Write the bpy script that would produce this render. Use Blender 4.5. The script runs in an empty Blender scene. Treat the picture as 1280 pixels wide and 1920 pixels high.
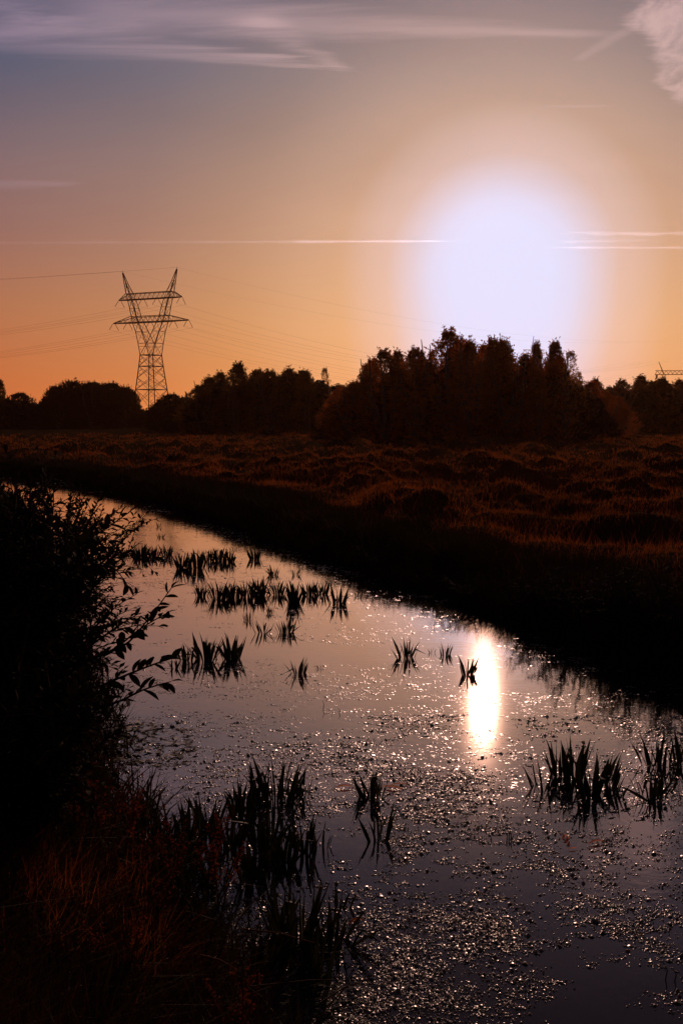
import bpy, math, random
import numpy as np
from mathutils import Vector, Matrix, Euler, noise as mnoise

random.seed(7); RNG = np.random.default_rng(7)
SC = bpy.context.scene; COL = SC.collection
R = math.radians

# ------------------------------------------------------------------ camera
H_CAM = 2.35; PITCH = R(5.31); F = 1884.0
cam_d = bpy.data.cameras.new('camera'); cam = bpy.data.objects.new('camera', cam_d); COL.objects.link(cam)
cam.location = (0, 0, H_CAM); cam.rotation_euler = (math.pi/2 - PITCH, 0, 0)
cam_d.sensor_fit = 'VERTICAL'; cam_d.sensor_height = 36; cam_d.sensor_width = 24; cam_d.lens = 36*F/1920
cam_d.clip_start = 0.05; cam_d.clip_end = 30000
SC.camera = cam

def pdir(px, py):
    x = (px-640)/F; y = (960-py)/F
    return Vector((x, math.cos(PITCH)+y*math.sin(PITCH), -math.sin(PITCH)+y*math.cos(PITCH)))
def gnd(px, py, z=0.0):
    d = pdir(px, py); t = (z-H_CAM)/d.z
    return Vector((d.x*t, d.y*t, z))
def atY(px, py, Y):
    d = pdir(px, py); t = Y/d.y
    return Vector((d.x*t, Y, H_CAM+d.z*t))

# ------------------------------------------------------------------ light
SUN = pdir(920, 222).normalized()          # towards the sun
GLOW = pdir(938, 505).normalized()         # middle of the bright haze round and below it
el = math.asin(SUN.z); az = math.atan2(SUN.x, SUN.y)
ld = bpy.data.lights.new('sun', 'SUN'); sun = bpy.data.objects.new('sun', ld); COL.objects.link(sun)
ld.energy = 3.2; ld.angle = R(0.6); ld.color = (1.0, 0.56, 0.42)
sun.rotation_euler = (-SUN).to_track_quat('-Z', 'Y').to_euler()

world = bpy.data.worlds.new('World'); SC.world = world; world.use_nodes = True
wt = world.node_tree; wt.nodes.clear()
def NN(t, typ, **kw):
    n = t.nodes.new(typ)
    for k, v in kw.items(): setattr(n, k, v)
    return n
def lnk(t, a, b): t.links.new(a, b)
def fmath(t, op, a, b=None, c=None, clamp=False):
    n = NN(t, 'ShaderNodeMath', operation=op); n.use_clamp = clamp
    for i, v in enumerate((a, b, c)):
        if v is None: continue
        if isinstance(v, (int, float)): n.inputs[i].default_value = v
        else: lnk(t, v, n.inputs[i])
    return n.outputs[0]
def vdot(t, a, v):
    n = NN(t, 'ShaderNodeVectorMath', operation='DOT_PRODUCT'); lnk(t, a, n.inputs[0]); n.inputs[1].default_value = v
    return n.outputs['Value']
def mixc(t, f, a, b, mode='MIX'):
    n = NN(t, 'ShaderNodeMix', data_type='RGBA', blend_type=mode)
    for s, v in ((0, f), (6, a), (7, b)):
        if isinstance(v, (int, float)): n.inputs[s].default_value = v
        elif isinstance(v, tuple): n.inputs[s].default_value = v if len(v) == 4 else v+(1,)
        else: lnk(t, v, n.inputs[s])
    return n.outputs[2]
def ramp(t, f, stops, interp='LINEAR'):
    n = NN(t, 'ShaderNodeValToRGB'); cr = n.color_ramp; cr.interpolation = interp
    while len(cr.elements) < len(stops): cr.elements.new(0.5)
    for e, (p, c) in zip(cr.elements, stops):
        e.position = p; e.color = (c if len(c) == 4 else tuple(c)+(1,)) if isinstance(c, tuple) else (c, c, c, 1)
    lnk(t, f, n.inputs[0]); return n.outputs[0]
def maprange(t, v, a, b, c=0.0, d=1.0, smooth=False):
    n = NN(t, 'ShaderNodeMapRange'); n.interpolation_type = 'SMOOTHSTEP' if smooth else 'LINEAR'
    lnk(t, v, n.inputs[0])
    for i, x in enumerate((a, b, c, d)): n.inputs[i+1].default_value = x
    return n.outputs[0]
def noise(t, vec, scale, detail=4, rough=0.5, dist=0.0):
    n = NN(t, 'ShaderNodeTexNoise'); n.inputs['Scale'].default_value = scale; n.inputs['Detail'].default_value = detail
    n.inputs['Roughness'].default_value = rough; n.inputs['Distortion'].default_value = dist
    if vec is not None: lnk(t, vec, n.inputs['Vector'])
    return n.outputs['Fac']
def mapping(t, vec, loc=(0,0,0), rot=(0,0,0), sc=(1,1,1)):
    n = NN(t, 'ShaderNodeMapping'); lnk(t, vec, n.inputs[0])
    n.inputs['Location'].default_value = loc; n.inputs['Rotation'].default_value = rot; n.inputs['Scale'].default_value = sc
    return n.outputs[0]
def s2l(r, g, b):
    return tuple(((c/255)/12.92 if c <= 10 else (((c/255)+.055)/1.055)**2.4) for c in (r, g, b))

tc = NN(wt, 'ShaderNodeTexCoord'); D = tc.outputs['Generated']
sep = NN(wt, 'ShaderNodeSeparateXYZ'); lnk(wt, D, sep.inputs[0])
eldeg = fmath(wt, 'MULTIPLY', fmath(wt, 'ARCSINE', sep.outputs[2]), 180/math.pi)
angs = fmath(wt, 'MULTIPLY', fmath(wt, 'ARCCOSINE', fmath(wt, 'MINIMUM', vdot(wt, D, tuple(GLOW)), 0.999999)), 180/math.pi)
# colour of the sky by height above the horizon, away from the sun
e01 = maprange(wt, eldeg, 0, 90)
base = ramp(wt, e01, [(0.0, s2l(204,102,50)), (2.5/90, s2l(194,104,58)), (6/90, s2l(172,106,74)), (10/90, s2l(142,99,94)),
                      (14/90, s2l(118,97,106)), (18/90, s2l(80,86,112)), (22/90, s2l(76,80,108)), (30/90, s2l(66,64,88)),
                      (50/90, s2l(44,44,64)), (1.0, s2l(34,34,54))])
a01 = maprange(wt, angs, 0, 90)
# warm brightening towards the sun
glowc = ramp(wt, e01, [(0.0, s2l(236,166,88)), (5/90, s2l(230,172,110)), (10/90, s2l(206,160,122)), (18/90, s2l(164,140,126)), (26/90, s2l(108,104,120)), (40/90, s2l(110,98,120))])
gf = ramp(wt, a01, [(0.0, 1.0), (6/90, 0.98), (9/90, 0.82), (14/90, 0.55), (20/90, 0.27), (28/90, 0.07), (40/90, 0.0)])
sky1 = mixc(wt, gf, base, glowc)
# the sky behind the viewer is dimmer
bk = maprange(wt, angs, 28, 120, 1.0, 0.22, True)
sky1 = mixc(wt, 1.0, sky1, bk, 'MULTIPLY')
# the blown white heart of the glow, taller than wide, its edge softened
gx = math.atan2(GLOW.x, GLOW.y)
azd = fmath(wt, 'MULTIPLY', fmath(wt, 'SUBTRACT', fmath(wt, 'ARCTAN2', sep.outputs[0], sep.outputs[1]), gx), 180/math.pi)
dz = fmath(wt, 'SUBTRACT', eldeg, math.degrees(math.asin(GLOW.z)) )
up = fmath(wt, 'MAXIMUM', dz, 0.0); dn = fmath(wt, 'MINIMUM', dz, 0.0)
rr = fmath(wt, 'SQRT', fmath(wt, 'ADD', fmath(wt, 'MULTIPLY', azd, azd),
      fmath(wt, 'ADD', fmath(wt, 'POWER', fmath(wt, 'MULTIPLY', up, 1.05), 2.0), fmath(wt, 'POWER', fmath(wt, 'MULTIPLY', dn, 0.55), 2.0))))
halo = ramp(wt, maprange(wt, rr, 0, 16), [(0.0, 0.5), (3.6/16, 0.44), (6.5/16, 0.28), (9.5/16, 0.10), (1.0, 0.0)], 'EASE')
sky2 = mixc(wt, halo, sky1, s2l(226,194,192))
rr = fmath(wt, 'ADD', rr, fmath(wt, 'MULTIPLY', fmath(wt, 'SUBTRACT', noise(wt, D, 5.0, 3, 0.5), 0.5), 1.1))
core = ramp(wt, maprange(wt, rr, 0, 9), [(0.0, 1.0), (2.8/9, 0.98), (3.9/9, 0.84), (5.0/9, 0.50), (6.4/9, 0.14), (1.0, 0.0)])
sky3 = mixc(wt, core, sky2, s2l(212,220,255))
# cirrus, placed by direction on a high sheet
den = fmath(wt, 'MAXIMUM', sep.outputs[2], 0.03)
cx = fmath(wt, 'DIVIDE', sep.outputs[0], den); cy = fmath(wt, 'DIVIDE', sep.outputs[1], den)
cmb = NN(wt, 'ShaderNodeCombineXYZ'); lnk(wt, cx, cmb.inputs[0]); lnk(wt, cy, cmb.inputs[1])
SH = cmb.outputs[0]
def sheet(px, py):
    d = pdir(px, py).normalized(); return (d.x/d.z, d.y/d.z)
nz1 = noise(wt, mapping(wt, SH, (3.1,1.7,0), (0,0,R(62)), (0.5,3.2,1)), 1.6, 8, 0.62, 0.7)
nz2 = noise(wt, mapping(wt, SH, (0.3,5.2,0), (0,0,R(10)), (1,1,1)), 0.9, 3, 0.5, 0.2)
def seg_mask(pa, pb, wa, wb, soft=0.6):
    """soft band between two points of the cloud sheet; widths at both ends"""
    a = sheet(*pa); b = sheet(*pb); dx, dy = b[0]-a[0], b[1]-a[1]; L = math.hypot(dx, dy); ux, uy = dx/L, dy/L
    px_ = fmath(wt, 'SUBTRACT', cx, a[0]); py_ = fmath(wt, 'SUBTRACT', cy, a[1])
    s = fmath(wt, 'DIVIDE', fmath(wt, 'ADD', fmath(wt, 'MULTIPLY', px_, ux), fmath(wt, 'MULTIPLY', py_, uy)), L)
    v = fmath(wt, 'ADD', fmath(wt, 'MULTIPLY', px_, -uy), fmath(wt, 'MULTIPLY', py_, ux))
    v = fmath(wt, 'ADD', v, fmath(wt, 'MULTIPLY', fmath(wt, 'SUBTRACT', nz1, 0.5), (wa+wb)*1.3))
    w = fmath(wt, 'MULTIPLY_ADD', s, wb-wa, wa)
    m = fmath(wt, 'DIVIDE', fmath(wt, 'ABSOLUTE', v), fmath(wt, 'MAXIMUM', w, 0.002))
    m = maprange(wt, m, 1.0-soft, 1.0, 1.0, 0.0, True)
    e = fmath(wt, 'MULTIPLY', maprange(wt, s, -0.12, 0.08, 0, 1, True), maprange(wt, s, 0.9, 1.05, 1, 0, True))
    return fmath(wt, 'MULTIPLY', m, e)
streaks = maprange(wt, nz1, 0.30, 0.66, 0.15, 1.0, True)
c1 = seg_mask((-300, 16), (655, 128), 0.34, 0.02, 0.85)
c1b = seg_mask((470, 30), (650, 132), 0.13, 0.03, 1.0)
c2 = seg_mask((1200, -160), (1285, 190), 0.12, 0.06, 0.55)
c3 = seg_mask((150, 20), (1140, 66), 0.18, 0.07, 0.95)
c4 = seg_mask((1090, 112), (1185, 50), 0.03, 0.04, 0.9)
c5 = seg_mask((-200, 352), (160, 342), 0.25, 0.04, 0.95)
def addf(a, b, k): return fmath(wt, 'ADD', a, fmath(wt, 'MULTIPLY', b, k))
cl = fmath(wt, 'MULTIPLY', fmath(wt, 'MULTIPLY', c1, streaks), 0.55)
cl = addf(cl, fmath(wt, 'MULTIPLY', c1b, maprange(wt, noise(wt, mapping(wt, SH, (1,2,0), (0,0,R(-38)), (0.8,6,1)), 2.0, 7, 0.6, 0.3), 0.35, 0.65, 0.1, 1.0, True)), 0.34)
cl = addf(cl, fmath(wt, 'MULTIPLY', c2, maprange(wt, noise(wt, mapping(wt, SH, (0,0,0), (0,0,R(30)), (2.2,1.2,1)), 3.4, 8, 0.6, 0.4), 0.3, 0.62, 0.12, 1.0, True)), 0.72)
cl = addf(cl, c3, 0.32); cl = addf(cl, c4, 0.16); cl = addf(cl, c5, 0.14)
# thin veil over the whole upper sky
veil = fmath(wt, 'MULTIPLY', maprange(wt, eldeg, 17, 27, 0, 1, True), maprange(wt, noise(wt, mapping(wt, SH, (8,2,0), (0,0,R(70)), (0.35,1.2,1)), 1.0, 5, 0.55), 0.35, 0.7, 0.0, 1.0, True))
cl = addf(cl, veil, 0.16)
cl = fmath(wt, 'MINIMUM', cl, 0.92)
cloudc = mixc(wt, maprange(wt, angs, 14, 30), s2l(214,178,176), s2l(172,146,168))
sky4 = mixc(wt, cl, sky3, cloudc)
# faint unevenness, a real sky is never one smooth ramp
var = maprange(wt, nz2, 0.3, 0.7, 0.955, 1.045)
sky4 = mixc(wt, maprange(wt, eldeg, 7, 16, 0, 1, True), sky4, mixc(wt, 1.0, sky4, var, 'MULTIPLY'))
# below the horizon
sky4 = mixc(wt, maprange(wt, eldeg, -1.0, 0.0), s2l(30,18,12), sky4)
ns = NN(wt, 'ShaderNodeTexSky', sky_type='NISHITA'); ns.sun_disc = False; ns.sun_elevation = el; ns.sun_rotation = az
ns.altitude = 0; ns.dust_density = 3
bgA = NN(wt, 'ShaderNodeBackground'); lnk(wt, sky4, bgA.inputs[0]); bgA.inputs[1].default_value = 0.97
bgB = NN(wt, 'ShaderNodeBackground'); lnk(wt, ns.outputs[0], bgB.inputs[0]); bgB.inputs[1].default_value = 0.001
ad = NN(wt, 'ShaderNodeAddShader'); lnk(wt, bgA.outputs[0], ad.inputs[0]); lnk(wt, bgB.outputs[0], ad.inputs[1])
wo = NN(wt, 'ShaderNodeOutputWorld'); lnk(wt, ad.outputs[0], wo.inputs[0])

vs = SC.view_settings; vs.view_transform = 'Standard'; vs.look = 'None'; vs.exposure = 0; vs.gamma = 1; vs.use_curve_mapping = False
SC.render.engine = 'CYCLES'
cy_ = SC.cycles
cy_.max_bounces = 5; cy_.transparent_max_bounces = 16; cy_.volume_bounces = 0; cy_.transmission_bounces = 3
cy_.sample_clamp_indirect = 3; cy_.use_denoising = True; cy_.denoiser = 'OPENIMAGEDENOISE'; cy_.denoising_input_passes = 'RGB_ALBEDO_NORMAL'; cy_.denoising_prefilter = 'ACCURATE'

# ------------------------------------------------------------------ materials
def mat_new(name):
    m = bpy.data.materials.new(name); m.use_nodes = True; m.node_tree.nodes.clear(); return m, m.node_tree
def foliage_mat(name, cola, colb, trans=0.35, rough=0.55, scale=3.0, spec=0.3, tint=None, coat=0.0):
    m, t = mat_new(name)
    tcn = NN(t, 'ShaderNodeTexCoord'); oi = NN(t, 'ShaderNodeObjectInfo')
    f = noise(t, tcn.outputs['Object'], scale, 3, 0.6)
    f = maprange(t, f, 0.35, 0.65)
    c = mixc(t, f, cola, colb)
    c = mixc(t, 1.0, c, maprange(t, oi.outputs['Random'], 0, 1, 0.8, 1.2), 'MULTIPLY')
    p = NN(t, 'ShaderNodeBsdfPrincipled'); lnk(t, c, p.inputs['Base Color']); p.inputs['Roughness'].default_value = rough
    p.inputs['Specular IOR Level'].default_value = spec
    tr = NN(t, 'ShaderNodeBsdfTranslucent')
    tcol = mixc(t, 1.0, c, tint or (1.5, 1.1, 0.5), 'MULTIPLY'); lnk(t, tcol, tr.inputs[0])
    mx = NN(t, 'ShaderNodeMixShader'); mx.inputs[0].default_value = trans
    lnk(t, p.outputs[0], mx.inputs[1]); lnk(t, tr.outputs[0], mx.inputs[2])
    o = NN(t, 'ShaderNodeOutputMaterial'); lnk(t, mx.outputs[0], o.inputs[0]); return m
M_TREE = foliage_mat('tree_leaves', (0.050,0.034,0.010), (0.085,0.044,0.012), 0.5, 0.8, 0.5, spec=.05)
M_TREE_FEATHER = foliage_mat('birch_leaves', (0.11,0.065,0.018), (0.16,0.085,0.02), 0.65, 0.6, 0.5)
M_GLOWLEAF = foliage_mat('copse_leaves_veil_tint', (0.11,0.046,0.012), (0.16,0.062,0.014), 0.62, 0.8, 0.5, spec=.05, tint=(1.5,0.8,0.3))  # brighter copy of the tree leaves, warm veil of glare put into the colour
M_GLOWLEAF2 = foliage_mat('undergrowth_leaves_veil_tint', (0.035,0.022,0.010), (0.05,0.028,0.011), 0.25, 0.8, 0.5, spec=.05, tint=(1.5,0.8,0.3))  # undergrowth leaves, the same warm veil put into the colour
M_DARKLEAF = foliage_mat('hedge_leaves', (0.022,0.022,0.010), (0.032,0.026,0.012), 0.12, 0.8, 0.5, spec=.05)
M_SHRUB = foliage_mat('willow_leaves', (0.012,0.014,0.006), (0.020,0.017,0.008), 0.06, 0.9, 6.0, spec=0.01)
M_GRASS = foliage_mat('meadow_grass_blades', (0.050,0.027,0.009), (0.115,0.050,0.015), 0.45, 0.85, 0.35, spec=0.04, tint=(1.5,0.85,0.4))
M_SEDGE = foliage_mat('bank_sedge', (0.016,0.015,0.007), (0.026,0.019,0.008), 0.10, 0.9, 1.2, spec=0.02)  # shade of the camera-facing bank put into a darker leaf colour
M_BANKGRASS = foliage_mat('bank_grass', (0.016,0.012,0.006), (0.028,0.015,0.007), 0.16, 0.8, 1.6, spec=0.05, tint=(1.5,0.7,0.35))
M_STRAW = foliage_mat('dry_straw', (0.06,0.022,0.010), (0.09,0.033,0.013), 0.35, 0.85, 6.0, spec=0.04, tint=(1.4,0.7,0.35))
M_SPIKE = foliage_mat('water_plant_leaf', (0.016,0.021,0.010), (0.024,0.026,0.012), 0.08, 0.65, 9.0, 0.08)
M_ORANGE = foliage_mat('dead_orange_leaf', (0.42,0.10,0.03), (0.55,0.16,0.04), 0.35, 0.8, 20.0, spec=0.05)
M_RED = foliage_mat('dock_seed', (0.045,0.017,0.009), (0.080,0.026,0.012), 0.35, 0.9, 20.0, spec=0.02, tint=(1.5,0.75,0.4))

def simple_mat(name, col, rough=0.7, bump=0.0, scale=5.0, metal=0.0, col2=None, spec=0.5):
    m, t = mat_new(name); tcn = NN(t, 'ShaderNodeTexCoord')
    f = noise(t, tcn.outputs['Object'], scale, 6, 0.6)
    c = mixc(t, maprange(t, f, 0.3, 0.7), col, col2 or tuple(x*0.6 for x in col))
    p = NN(t, 'ShaderNodeBsdfPrincipled'); lnk(t, c, p.inputs['Base Color']); p.inputs['Roughness'].default_value = rough
    p.inputs['Metallic'].default_value = metal; p.inputs['Specular IOR Level'].default_value = spec
    if bump:
        b = NN(t, 'ShaderNodeBump'); b.inputs['Strength'].default_value = bump; lnk(t, f, b.inputs['Height']); lnk(t, b.outputs[0], p.inputs['Normal'])
    o = NN(t, 'ShaderNodeOutputMaterial'); lnk(t, p.outputs[0], o.inputs[0]); return m
M_BARK = simple_mat('bark', (0.06,0.045,0.032), 0.9, 0.5, 8)
M_TWIG = simple_mat('twig', (0.035,0.018,0.012), 0.9, 0.2, 20, spec=0.03)
M_STEEL = simple_mat('galvanised_steel', (0.12,0.10,0.09), 0.85, 0.0, 1.0, 0.0, spec=0.15)
M_INSUL = simple_mat('insulator_glass', (0.05,0.035,0.03), 0.9, 0.0, 3.0, spec=0.05)
M_CABLE = simple_mat('conductor_cable', (0.13,0.12,0.12), 0.9, 0.0, 1.0, spec=0.05)
M_CRANE = simple_mat('crane_paint', (0.45,0.20,0.05), 0.6, 0.0, 1.0)
M_SOIL = simple_mat('meadow_soil', (0.026,0.016,0.008), 1.0, 0.6, 2.3, 0.0, (0.012,0.010,0.006), 0.0)
M_DUCK = simple_mat('floating_weed', (0.024,0.024,0.010), 0.30, 0.0, 30, 0.0, (0.055,0.028,0.018), 0.38)

# water: dark, smooth, lightly rippled, with a faint film of pollen and weed fragments
m, t = mat_new('canal_water'); M_WATER = m
tcn = NN(t, 'ShaderNodeTexCoord'); O = tcn.outputs['Object']
gl = NN(t, 'ShaderNodeBsdfAnisotropic', distribution='BECKMANN'); gl.inputs[0].default_value = (1,0.875,0.82,1)
df = NN(t, 'ShaderNodeBsdfDiffuse'); df.inputs[0].default_value = (0.008,0.007,0.008,1)
film = maprange(t, noise(t, mapping(t, O, sc=(1,0.6,1)), 1.3, 5, 0.6, 0.4), 0.40, 0.75, 0.0, 1.0, True)
lnk(t, fmath(t, 'MULTIPLY_ADD', film, 0.035, 0.036), gl.inputs['Roughness'])
h1 = noise(t, mapping(t, O, sc=(1,0.8,1)), 2.2, 2, 0.5); h2 = noise(t, O, 14.0, 3, 0.55)
hh = fmath(t, 'ADD', fmath(t, 'MULTIPLY', h1, 0.0020), fmath(t, 'MULTIPLY', h2, 0.00085))
b = NN(t, 'ShaderNodeBump'); b.inputs['Strength'].default_value = 1.0; b.inputs['Distance'].default_value = 1.0
lnk(t, hh, b.inputs['Height']); lnk(t, b.outputs[0], gl.inputs['Normal'])
lw = NN(t, 'ShaderNodeLayerWeight'); lw.inputs[0].default_value = 0.5
fr = fmath(t, 'MULTIPLY', fmath(t, 'SUBTRACT', 1.0, fmath(t, 'EXPONENT', fmath(t, 'MULTIPLY', fmath(t, 'POWER', lw.outputs['Facing'], 6.0), -6.3))), 0.93)
mx = NN(t, 'ShaderNodeMixShader'); lnk(t, fr, mx.inputs[0]); gl2 = NN(t, 'ShaderNodeBsdfAnisotropic', distribution='GGX'); gl2.inputs[0].default_value = (1,0.9,0.8,1); gl2.inputs['Roughness'].default_value = 0.095
mg = NN(t, 'ShaderNodeMixShader'); mg.inputs[0].default_value = 0.022; lnk(t, gl.outputs[0], mg.inputs[1]); lnk(t, gl2.outputs[0], mg.inputs[2])
lnk(t, df.outputs[0], mx.inputs[1]); lnk(t, mg.outputs[0], mx.inputs[2])
o = NN(t, 'ShaderNodeOutputMaterial'); lnk(t, mx.outputs[0], o.inputs[0])

# vapour trail: soft at the edges, broken along its length
def trail_mat(name, dens):
    m, t = mat_new(name); tcn = NN(t, 'ShaderNodeTexCoord'); O = tcn.outputs['Object']
    lw = NN(t, 'ShaderNodeLayerWeight'); lw.inputs[0].default_value = 0.5
    edge = fmath(t, 'POWER', fmath(t, 'SUBTRACT', 1.0, lw.outputs['Facing']), 2.0)
    n1 = maprange(t, noise(t, mapping(t, O, sc=(0.004,0.02,0.02)), 1.0, 5, 0.6), 0.3, 0.65, 0.25, 1.0, True)
    at = NN(t, 'ShaderNodeAttribute', attribute_name='fade')
    a = fmath(t, 'MULTIPLY', fmath(t, 'MULTIPLY', edge, n1), fmath(t, 'MULTIPLY', at.outputs['Fac'], dens))
    tr = NN(t, 'ShaderNodeBsdfTranslucent'); sc_c = NN(t, 'ShaderNodeMix', data_type='RGBA'); lnk(t, a, sc_c.inputs[0]); sc_c.inputs[6].default_value = (0,0,0,1); sc_c.inputs[7].default_value = (0.35,0.5,0.8,1); lnk(t, sc_c.outputs[2], tr.inputs[0])
    tp = NN(t, 'ShaderNodeBsdfTransparent'); mx = NN(t, 'ShaderNodeAddShader')
    lnk(t, tp.outputs[0], mx.inputs[0]); lnk(t, tr.outputs[0], mx.inputs[1])
    o = NN(t, 'ShaderNodeOutputMaterial'); lnk(t, mx.outputs[0], o.inputs[0]); return m

# ------------------------------------------------------------------ mesh helpers
def np_mesh(name, V, faces, mat, smooth=False):
    """V (n,3); faces: list of int arrays of shape (k, 3) or (k, 4)"""
    me = bpy.data.meshes.new(name); V = np.asarray(V, np.float32)
    faces = [np.asarray(f, np.int32) for f in faces if len(f)]
    me.vertices.add(len(V)); me.vertices.foreach_set('co', V.ravel())
    loops = np.concatenate([f.ravel() for f in faces]); tot = np.concatenate([np.full(len(f), f.shape[1], np.int32) for f in faces])
    st = np.concatenate([[0], np.cumsum(tot)[:-1]]).astype(np.int32)
    me.loops.add(len(loops)); me.loops.foreach_set('vertex_index', loops)
    me.polygons.add(len(tot)); me.polygons.foreach_set('loop_start', st)
    if smooth: me.polygons.foreach_set('use_smooth', np.ones(len(tot), bool))
    me.update(calc_edges=True)
    if mat: me.materials.append(mat)
    return me
def link(name, me, parent=None, **props):
    o = bpy.data.objects.new(name, me); COL.objects.link(o)
    if parent: o.parent = parent
    for k, v in props.items():
        if v: o[k] = v
    return o
def thing(name, label, cat, loc=(0,0,0), group=None, me=None):
    o = bpy.data.objects.new(name, me); COL.objects.link(o); o.location = loc
    o['label'] = label; o['category'] = cat
    if group: o['group'] = group
    return o
class Tubes:
    """tapered tubes with flat sides, many joined into one mesh"""
    def __init__(s): s.V = []; s.Q = []; s.n = 0
    def tube(s, pts, rad, k=5):
        pts = [Vector(p) for p in pts]
        if not hasattr(rad, '__len__'): rad = [rad]*len(pts)
        b = s.n
        for i, p in enumerate(pts):
            d = (pts[min(i+1, len(pts)-1)]-pts[max(i-1, 0)]).normalized()
            a = d.orthogonal().normalized() if abs(d.z) > .9 else d.cross(Vector((0,0,1))).normalized()
            c = d.cross(a)
            for j in range(k):
                an = 2*math.pi*j/k
                s.V.append(p + a*math.cos(an)*rad[i] + c*math.sin(an)*rad[i])
        for i in range(len(pts)-1):
            for j in range(k):
                s.Q.append((b+i*k+j, b+i*k+(j+1) % k, b+(i+1)*k+(j+1) % k, b+(i+1)*k+j))
        s.n += k*len(pts)
        return s
    def mesh(s, name, mat, smooth=False): return np_mesh(name, [tuple(v) for v in s.V], [s.Q], mat, smooth)

def blades(P, h, w, lean, bend, az=None, rng=RNG):
    """grass blades: P (n,3) bases, heights, widths, lean (radians), bend; returns verts + faces"""
    n = len(P); az = rng.uniform(0, 2*np.pi, n) if az is None else az
    face = rng.uniform(0, np.pi, n)
    dx, dy = np.cos(az), np.sin(az); wx, wy = np.cos(face)*w/2, np.sin(face)*w/2
    def ptf(s, wf):
        l = np.sin(lean)*h*s + bend*h*s*s; z = np.cos(lean)*h*s - 0.35*np.abs(bend)*h*s*s
        c = P + np.stack([dx*l, dy*l, z], 1)
        return c
    c0, c1, c2 = ptf(0, 1), ptf(0.5, .8), ptf(1, 0)
    W = np.stack([wx, wy, np.zeros(n)], 1)
    V = np.stack([c0-W, c0+W, c1-W*.75, c1+W*.75, c2], 1).reshape(-1, 3)
    i = np.arange(n)[:, None]*5
    return V, i+np.array([[0,1,3,2]]), i+np.array([[2,3,4]])

# value-noise fbm over arrays
_T = np.random.default_rng(3).random((256, 256))
def vnoise(x, y):
    xi = np.floor(x).astype(int); yi = np.floor(y).astype(int); fx = x-xi; fy = y-yi
    fx = fx*fx*(3-2*fx); fy = fy*fy*(3-2*fy)
    g = lambda a, b: _T[a & 255, b & 255]
    return (g(xi,yi)*(1-fx)+g(xi+1,yi)*fx)*(1-fy)+(g(xi,yi+1)*(1-fx)+g(xi+1,yi+1)*fx)*fy
def fbm(x, y, o=4):
    s = 0; a = .5
    for k in range(o): s = s + a*vnoise(x*2**k+17*k, y*2**k+31*k); a *= .5
    return s

# ------------------------------------------------------------------ canal outline and terrain
def W(pts): return [tuple(gnd(*p)[:2]) for p in pts]
RIGHT = [(60,-20),(30,-4),(12,5.2)] + [tuple(gnd(1420,1330)[:2])] + W([(1280,1278),(1130,1228),(1000,1178),(850,1122),(700,1078),(560,1030),(400,974),(230,925),(90,897)]) + [(-21,50),(-60,70),(-140,95)]
LEFT = [(-140,82),(-60,58),(-19,42)] + W([(20,925),(60,960),(90,1040),(105,1120),(120,1220),(140,1320),(180,1450),(215,1600),(280,1760),(400,1925)]) + [(0.2,1.9),(1.2,-1),(3,-8),(8,-20)]
POLY = np.array(RIGHT + LEFT)
def seg_dist(x, y, line):
    d = np.full(x.shape, 1e9)
    for (ax, ay), (bx, by) in zip(line[:-1], line[1:]):
        vx, vy = bx-ax, by-ay; t_ = np.clip(((x-ax)*vx+(y-ay)*vy)/(vx*vx+vy*vy), 0, 1)
        d = np.minimum(d, np.hypot(x-ax-t_*vx, y-ay-t_*vy))
    return d
def inside(x, y):
    c = np.zeros(x.shape, bool); j = len(POLY)-1
    for i in range(len(POLY)):
        xi, yi = POLY[i]; xj, yj = POLY[j]
        if yi != yj:
            c ^= ((yi > y) != (yj > y)) & (x < (xj-xi)*(y-yi)/(yj-yi)+xi)
        j = i
    return c
def height(x, y):
    x = np.asarray(x, float); y = np.asarray(y, float)
    wob = (fbm(x*1.3, y*1.3, 3)-.45)*1.1
    dr = seg_dist(x, y, RIGHT); dl = seg_dist(x, y, LEFT); ins = inside(x, y); d = np.minimum(dr, dl)+wob*np.clip(np.minimum(dr, dl), 0, 1)*.6
    left = dl < dr
    sm = lambda v: v*v*(3-2*v)
    r = 0.30*sm(np.clip(d/0.55, 0, 1)) + 0.12*sm(np.clip((d-0.5)/5, 0, 1))
    l = 0.22*sm(np.clip(d/0.5, 0, 1)) + 0.33*sm(np.clip((d-0.3)/1.6, 0, 1))
    base = np.where(left, l, r)
    hum = fbm(x*.50+.15*y, y*.40+5, 4)-.47
    hum2 = fbm(x*1.1, y*.9+9, 3)-.45
    far = np.clip(1-(np.hypot(x, y)-90)/60, 0, 1)
    amp = np.clip((d-1.2)/4, 0, 1)
    amp = np.where(left, amp*.3, amp)
    hh = base + amp*far*(1.9*np.maximum(hum, -.10) + 0.75*hum2) + 0.06*np.clip(d, 0, 1)*hum2
    hh = np.maximum(hh, 0.06+.05*np.clip(d, 0, 1))
    hh = np.where(d < 0.25, np.minimum(hh, .02+d*1.1), hh)
    return np.where(ins, -np.clip(np.minimum(dr, dl)*.8, 0.0, .55)-.01, hh)
def lines(a, b, step, grow, far):
    core = np.arange(a, b+step/2, step); out = []; s = step; v = b
    while v < far: s *= grow; v += s; out.append(v)
    lo = []; s = step; v = a
    while v > -far: s *= grow; v -= s; lo.append(v)
    return np.array(lo[::-1]+list(core)+out)
xs = lines(-14, 20, .2, 1.06, 7000)
ys = np.concatenate([lines(-2, 34, .2, 1.06, 7000)])
X, Y = np.meshgrid(xs, ys); Z = height(X, Y)
nx, ny = len(xs), len(ys); idx = np.arange(nx*ny).reshape(ny, nx)
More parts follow.
